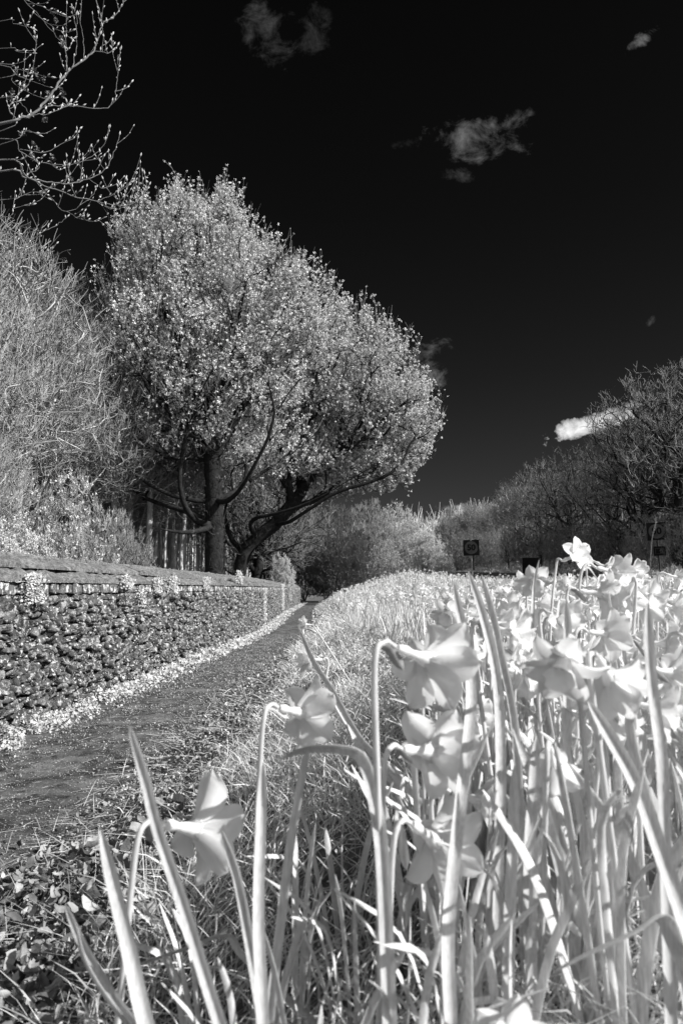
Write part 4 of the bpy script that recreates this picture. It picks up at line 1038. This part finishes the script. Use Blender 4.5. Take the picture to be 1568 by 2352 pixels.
def daffodil(base, head, face, leafspec, label, group, size=1.0, roll=0.0, arch=1.0, mid=None, petals=True, seed=0, stem_r=.0034):
    base = np.array(base, float); root = thing('daffodil', tuple(base), label, 'daffodil', group)
    g = random.Random(seed)
    if head is not None:
        head = np.array(head, float); f = nrm(np.array(face, float)); R = fframe(f, roll)
        nb = head - f * .030 * size
        hor = nrm(f * [1, 1, 0]) if abs(f[2]) < .95 else np.array([1., 0, 0])
        top = nb - hor * .030 * arch + [0, 0, -.016 * arch]
        cp = [base, base + (top - base) * .35 + (0 if mid is None else np.array(mid) * .7), base + (top - base) * .72 + (0 if mid is None else np.array(mid)), top, nb - hor * .017 * arch + [0, 0, .006 * arch], nb - f * .003]
        C = catmull(np.array(cp), 6); b = MB(); rs = np.interp(np.linspace(0, 1, len(C)), [0, .6, .8, 1], [stem_r * 1.15, stem_r, stem_r * .9, stem_r * .75]); b.tube(C, rs, 8)
        child(b, 'stem', M['leaf'], root, True)
        b = MB(); q = nb - hor * .020 * arch + [0, 0, .004]; d = nrm(-hor * .1 + f * .5 + np.array([g.uniform(-.4, .4), g.uniform(-.4, .4), -.25])); Cs = np.array([q, q + d * .012 + [0, 0, .004], q + d * .026, q + d * .04 - [0, 0, .004]]) ; leaf_mesh(b, catmull(Cs, 2), .009 * size, g.uniform(0, 3), .6)
        child(b, 'spathe', M['spathe'], root, True)
        b = MB(); tube_part(b); b.v = [(v * size) @ R + head for v in b.v]
        fl = child(b, 'flower', M['petal'], root, True)
        off = Vector(root.location)
        b = MB(); tv, tf2 = trumpet_grid(seed); b.add((tv * size) @ R + head - base, tf2); b.build('trumpet', M['petal'], fl, True)
        for k_ in range(6):
            v, fq = PET[(seed * 3 + k_ * 7) % 10]; v = rotz(v, k_ * math.pi / 3) + [0, 0, .001 * (k_ % 2)]
            b = MB(); b.add((v * size) @ R + head - base, fq); b.build('petal', M['petal'], fl, True)
    for (pts, w_, tw0, tw1) in leafspec:
        b = MB(); leaf_mesh(b, catmull(np.array(pts), 6), w_ * .86, tw0, tw1, .5); child(b, 'leaf', M['leaf'], root, True)
    return root
def G(x, y): return np.array([x, y, float(hgt(x, y))])
def leaf_px(pix, w, tw0=0.0, tw1=.4, ground=True):
    """leaf through photograph pixels with depths; its root runs on into the soil"""
    P = [at(px, py, Y) for px, py, Y in pix]
    q = P[-1]; d = nrm(P[-1] - P[-2]); gz = float(hgt(q[0], q[1]))
    if ground and q[2] > gz:
        e = q + d * min((q[2] - gz) / max(-d[2], .35), .6); e = np.array([e[0], e[1], float(hgt(e[0], e[1])) - .01]); P.append((P[-1] + e) / 2); P.append(e)
    return (P[::-1], w, tw0, tw1)
def hero(pxh, pyh, Y, face, label, basepx, leaves_=(), size=1.0, roll=0., arch=1.0, mid=None, seed=0, dyb=0.0):
    h = at(pxh, pyh, Y); bx = at(basepx, 2352, Y + dyb)[0]; base = G(bx, Y + dyb)
    return daffodil(base, h, face, [leaf_px(*l) if isinstance(l, tuple) else l for l in leaves_], label, 'foreground daffodils', size, roll, arch, mid, seed=seed)
AW = (.85, .42, -.12)
hero(440, 1903, .80, (.66, .66, -.34), 'lowest left foreground daffodil with a hooked stem, hanging over the litter', 240, [([(297,1668,.62),(330,1780,.62),(360,1900,.61),(420,2080,.60),(505,2352,.58)], .0125, .2, .3), ([(230,1905,.66),(262,2040,.65),(300,2200,.64),(335,2352,.62)], .016, 0, .3), ([(172,2120,.74),(200,2220,.73),(290,2352,.72)], .012, .8, .4)], 1.32, seed=1)
hero(684, 1636, 1.0, (.62, .72, -.28), 'daffodil on a tall pale stem left of the path bend, petals seen from behind', 585, [([(604,1752,.70),(600,1880,.70),(594,2100,.68),(604,2352,.66)], .0135, .1, .2), ([(508,1905,.74),(545,2020,.73),(575,2180,.72),(605,2352,.70)], .013, .3, .3), ([(705,1718,.80),(690,1800,.80),(665,1950,.79),(635,2200,.78)], .013, .4, .5)], 1.28, seed=2, mid=(-.004, 0, 0))
hero(716, 1515, 1.72, (-.7, -.45, .05), 'daffodil facing left just above the near end of the bed', 930, [([(684,1436,1.25),(720,1520,1.25),(765,1590,1.23),(815,1680,1.2),(870,1745,1.15)], .013, .4, .3)], .98, seed=3, arch=.6, mid=(-.05, 0, .03))
hero(703, 1434, 3.5, (-.75, -.6, .1), 'small white daffodil leaning out over the path farther away', 830, [], 1.0, seed=4, arch=.5, mid=(-.05, 0, .08))
hero(972, 1512, .74, (.80, .55, -.35), 'large blurred daffodil in the middle of the bed seen from behind with a straight stem', 885, [([(1040,1335,.85),(1062,1440,.84),(1082,1600,.80),(1060,1820,.76),(1030,2120,.72),(1035,2352,.70)], .0155, .2, .3)], 1.25, roll=.4, seed=5)
hero(978, 1726, .80, (.70, .62, -.20), 'daffodil directly below the large blurred one, facing right', 865, [([(640,1745,.80),(700,1725,.78),(780,1722,.76),(833,1748,.74),(862,1850,.72),(880,2000,.70),(895,2352,.68)], .0165, .3, .5)], 1.28, roll=.2, seed=6)
hero(990, 1925, .78, (.65, .6, -.62), 'lowest daffodil of the middle column, nodding, with a thick slanting stem', 868, [([(1075,1312,1.0),(1105,1400,.99),(1140,1560,.96),(1150,1800,.92),(1140,2100,.88),(1150,2352,.85)], .0165, .3, .2)], 1.26, roll=.7, seed=7)
hero(1314, 1279, 1.72, (.35, -.62, .20), 'highest daffodil of all, its open star standing out against the dark trees', 1282, [([(1237,1286,1.6),(1226,1345,1.6),(1222,1420,1.58),(1215,1560,1.55)], .010, .2, .4)], 1.08, seed=8, arch=.8, mid=(-.01, 0, 0))
hero(1402, 1312, 1.55, (.92, .25, -.20), 'second highest daffodil with a long arched neck, facing right', 1310, [], 1.2, roll=.5, seed=9, arch=1.5)
hero(1368, 1362, 1.45, (.88, .10, -.10), 'daffodil tucked directly below the arched one', 1300, [], 1.22, roll=.1, seed=10)
hero(1487, 1368, 1.62, (.85, .35, -.45), 'daffodil right of the two highest, its petals drooping like a bell', 1420, [([(1383,1340,1.7),(1420,1420,1.7),(1455,1500,1.68),(1480,1600,1.65)], .011, .3, .4)], 1.0, seed=11)
hero(1170, 1452, 1.05, (.75, -.35, -.25), 'blurred daffodil between the two leaning blades at upper centre', 1185, [([(1105,1320,1.0),(1128,1400,1.0),(1150,1500,.98),(1185,1700,.95),(1200,2100,.92)], .013, .5, .3)], 1.02, roll=.3, seed=12)
hero(1396, 1555, .76, (.55, .55, -.75), 'largest daffodil on the right, nodding low with wide drooping petals', 1470, [([(1350,1610,.72),(1400,1690,.70),(1460,1800,.68),(1515,1950,.66),(1580,2140,.64)], .0175, .2, .3)], 1.12, roll=.3, seed=13, arch=.7)
hero(1385, 1455, 1.12, (.85, .35, -.1), 'daffodil in the middle of the right cluster above the largest one', 1345, [([(1300,1375,1.0),(1303,1480,1.0),(1300,1700,.98),(1290,2000,.95),(1285,2352,.92)], .0155, .3, .2)], 1.0, roll=.9, seed=14)
hero(1535, 1545, .95, (.9, .3, -.2), 'daffodil cut by the right edge of the photo beside the thick upright blade', 1490, [([(1486,1385,.72),(1490,1480,.71),(1500,1600,.70),(1520,1760,.68),(1530,2050,.66)], .0135, .3, .2)], 1.04, seed=15)
hero(1520, 1480, 1.15, (.7, -.3, -.1), 'daffodil behind the thick upright blade near the right edge', 1560, [], 1.0, roll=.5, seed=16)
hero(1268, 1752, .86, (.25, .5, -.95), 'half opened daffodil hanging straight down below the right cluster', 1235, [([(1232,1690,.85),(1225,1800,.84),(1215,2000,.82),(1222,2352,.80)], .0165, .2, .2)], .85, seed=17, arch=.8)
hero(1085, 1835, .98, (.9, .1, -.3), 'daffodil right of the middle column behind the broad blade', 1035, [([(1180,1760,.80),(1178,1900,.79),(1170,2100,.78),(1165,2352,.76)], .0155, .2, .2)], 1.0, roll=.4, seed=18)
hero(1165, 2385, .62, (.3, .6, -.7), 'very blurred daffodil at the bottom edge close to the camera', 1060, [], .92, seed=19)
hero(1415, 1640, .95, (.3, .3, -.9), 'pale closed daffodil hanging under the largest right one', 1330, [([(1440,1600,.8),(1450,1700,.8),(1500,1900,.78),(1560,2200,.74)], .014, .6, .2)], .85, seed=20)
def lone_leaf(pix, w, label, tw0=.2, tw1=.3):
    l = leaf_px(pix, w, tw0, tw1); base = np.array(l[0][0]); root = thing('daffodil', tuple(base), label, 'daffodil', 'foreground daffodils')
    b = MB(); leaf_mesh(b, catmull(np.array(l[0]), 6), w, tw0, tw1); child(b, 'leaf', M['leaf'], root, True)
lone_leaf([(205, 2262, .88), (330, 2215, .86), (430, 2180, .85), (520, 2150, .85), (560, 2200, .85)], .016, 'flat blade lying slantwise across the bottom left, without a flower', .9, .2)
lone_leaf([(1270, 2235, .62), (1360, 2190, .62), (1450, 2150, .62), (1520, 2110, .64), (1560, 2190, .64)], .017, 'broad blade lying slantwise across the bottom right, without a flower', .9, .2)
lone_leaf([(150, 2078, .80), (180, 2150, .79), (215, 2215, .78), (290, 2330, .76)], .011, 'short dark tipped blade at the far bottom left, without a flower')
# the bed: 14 plant models, copied
def bed_model(seed):
    g = random.Random(seed); nl = g.choice([4, 5, 5, 6]); spec = []
    H_ = g.uniform(.33, .43)
    for i in range(nl):
        a_ = g.uniform(0, 6.28); L = H_ * g.uniform(.75, 1.08); o_ = g.uniform(.03, .14); bx, by = .02 * math.cos(a_), .02 * math.sin(a_); k_ = g.uniform(0, .3) if g.random() < .7 else .6
        tx, ty = o_ * math.cos(a_), o_ * math.sin(a_); pts = [(bx, by, -.02), (bx + tx * .25, by + ty * .25, L * .35), (bx + tx * .6, by + ty * .6, L * .7), (bx + tx * (1 + k_), by + ty * (1 + k_), L * (1 - k_ * .25))]
        spec.append((pts, g.uniform(.0095, .0155), g.uniform(0, 3), g.uniform(-.6, .9)))
    fl = seed % 5 < 3; a_ = g.uniform(-1.5, 1.2)
    root = thing('daffodil', (0, 0, 0))
    if fl:
        hx, hy = g.uniform(-.04, .05), g.uniform(-.04, .04); Hf = H_ * g.uniform(1.0, 1.14); f = nrm(np.array([math.cos(a_), math.sin(a_) * .9 + .1, g.uniform(-.5, 0)])); head = np.array([hx + f[0] * .04, hy + f[1] * .04, Hf])
        R = fframe(f, g.uniform(0, 1)); nb = head - f * .03; hor = nrm(f * [1, 1, 0]); top = nb - hor * .03 + [0, 0, -.016]
        C = catmull(np.array([(0, 0, -.02), top * [.3, .3, .35], top * [.7, .7, .72], top, nb - hor * .017 + [0, 0, .006], nb]), 4); b = MB(); b.tube(C, np.full(len(C), .0031), 6); b.build('stem', M['leaf'], root, True)
        b = MB(); tube_part(b); tv, tf2 = trumpet_grid(seed, 14, 5); b.add(tv, tf2); b.v = [v @ R + head for v in b.v]; fo = b.build('flower', M['petal'], root, True)
        b = MB()
        for k_ in range(6): v, fq = PET[(seed + k_ * 3) % 10]; b.add(rotz(v, k_ * math.pi / 3) @ R + head, fq)
        b.build('petals', M['petal'], fo, True)
    for (pts, w_, t0, t1) in spec:
        b = MB(); leaf_mesh(b, catmull(np.array(pts), 3), w_, t0, t1); b.build('leaf', M['leaf'], root, True)
    return root
models = [bed_model(s_) for s_ in range(15)]
used = [False] * 15
spots = []
def free(x, y):
    return all((x - a_) ** 2 + (y - c_) ** 2 > .0016 for a_, c_ in spots[-400:])
tries = 0
spots = [(-.10, .80), (-.03, .74), (.02, .86), (.06, .72), (.10, .80), (.13, .92), (-.06, .95), (.17, .76), (-.16, .90), (.21, .84), (.05, 1.0), (.12, 1.08), (.26, .92), (.0, 1.12)]
NF = len(spots)
while len(spots) < 278 and tries < 60000:
    tries += 1
    y = .72 * (3.6 / .72) ** random.random(); x = random.uniform(-.2, 2.3)
    u = x - (float(wallx(y)) + 1.15)
    if abs(x) > y * .5 + .12 or u < float(bed_u(y)): continue
    if y < .95 and random.random() < .45: continue
    if x < .22 and random.random() < .35: continue
    if free(x, y): spots.append((x, y))
for i, (x, y) in enumerate(spots):
    k = i % 15 if i >= NF else (3, 4, 8, 9, 13, 14)[i % 6]
    o = models[k] if not used[k] else copy_tree(models[k]); used[k] = True
    near = y < 1.6; fl = k % 5 < 3
    o.location = (x, y, float(hgt(x, y)) - .005); s_ = random.uniform(.85, 1.08); 
    if y < 1.3: s_ *= .88
    if i < NF: s_ *= .82
    o.scale = (s_, s_, s_); o.rotation_euler = (random.uniform(-.06, .06), random.uniform(-.10, .06), random.uniform(-.9, .9))
    if fl: lab = 'white daffodil in flower, one of the crowd in the %s part of the bed' % ('nearest' if near else 'middle')
    else: lab = 'tuft of upright daffodil leaves without a bloom in the %s part of the bed' % ('nearest' if near else 'middle')
    tag(o, lab, 'daffodil', ('%s daffodils in the %s bed' % ('flowering' if fl else 'leafy', 'near' if near else 'middle')))
# the rest of the bed is one mass
b = MB(); bp_ = MB()
def mass(n, y0, y1, u1):
    Y = (y0 ** .35 + (y1 ** .35 - y0 ** .35) * rng.uniform(0, 1, n)) ** (1 / .35); U = rng.uniform(0, 1, n) * (u1 - bed_u(Y)) + bed_u(Y); X = wallx(Y) + 1.15 + U
    kp = in_view(X, Y, 1.2) & (rng.random(n) < np.clip(.8 + .35 * nz2(X, Y, 1.3, 4), .3, 1)) & ((U > bed_u(Y) * 1.25) | (rng.random(n) < .6)); return X[kp], Y[kp], U[kp]
PT = np.array([[0, .004, 0], [.011, .022, .004], [0, .044, -.002], [-.011, .022, .004]])
for n, y0, y1, u1 in ((520, .95, 3.6, 3.6), (2600, 3.4, 9, 6.8), (3400, 8, 36, 7.6)):
    X, Y, U_ = mass(n, y0, y1, u1); m = len(X); Hs = rng.uniform(.26, .40, m) * np.interp(U_, [0, 3, 6], [1, .95, .82]); gz = hgt(X, Y); wk = np.clip(Y / 9, 1, 2.2)
    for _ in range(5):
        D = rng.normal(0, .20, (m, 3)) + [.02, 0, 1]; blades(b, np.stack([X + rng.normal(0, .03, m), Y + rng.normal(0, .03, m), gz - .01], -1), D, Hs * rng.uniform(.7, 1.08, m), .012 * wk * rng.uniform(.7, 1.2, m), 5, .10)
    fl = rng.random(m) < (.5 if y0 > 1 else .0); X2, Y2, Z2, H2, w2 = X[fl], Y[fl], gz[fl], Hs[fl] * rng.uniform(1.0, 1.22, fl.sum()), wk[fl]; k_ = len(X2)
    a_ = rng.uniform(-2.2, 1.4, k_); F_ = nrm(np.stack([np.cos(a_), np.sin(a_), rng.uniform(-.6, .1, k_)], -1)); hd = np.stack([X2 + rng.normal(0, .03, k_), Y2 + rng.normal(0, .03, k_), Z2 + H2], -1)
    hor = nrm(F_ * [1, 1, 0]); top = hd - hor * .055; top[:, 2] -= .012
    Q = np.stack([np.stack([X2, Y2, Z2], -1), .5 * (np.stack([X2, Y2, Z2], -1) + top), top, hd - hor * .038 + [0, 0, .005], hd - F_ * .01], 1); b.tube(Q, np.full((k_, 5), .0034) * w2[:, None] ** .6, 4)
    R = frame_z(F_, rng.uniform(0, 6, k_)); sc_ = rng.uniform(.85, 1.1, k_)
    for q in range(6): bp_.inst(rotz(PT, q * math.pi / 3), LF, R, hd, sc_)
    tv, tf2 = trumpet_grid(3, 8, 3); bp_.inst(tv, tf2, R, hd, sc_)
n1 = b.n
rest = thing('daffodil_bed', (0, 12, 0))
tag(rest, 'mass of pale daffodils filling the verge from the middle distance to the mound', 'daffodils', None, 'stuff')
child(b, 'foliage', M['leaf'], rest, True); child(bp_, 'flowers', M['petal'], rest, True)
# a few seed stalks of tall grass in front of the right sign
root = thing('grass_stalk', tuple(G(at(1490, 1500, 1.4)[0], 1.4)), 'thin flowering grass stalk rising in front of the right speed sign', 'grass stalk')
b = MB(); P = [at(1488, 1560, 1.4), at(1489, 1380, 1.4), at(1495, 1250, 1.4), at(1503, 1210, 1.4), at(1506, 1190, 1.4)]; P = [np.array(root.location)] + P; C = catmull(np.array(P), 5); b.tube(C, np.linspace(.0006, .0004, len(C)), 4); child(b, 'stem', M['drygrass'], root)
b = MB(); q = np.array([at(1500 + 6 * t + random.uniform(-2, 2), 1222 - 36 * t, 1.4) for t in np.linspace(0, 1, 26)]); leaves(b, q, np.full(26, .0035), np.array([0, 0, 1.]), .7, .5); child(b, 'seed_head', M['drygrass'], root)
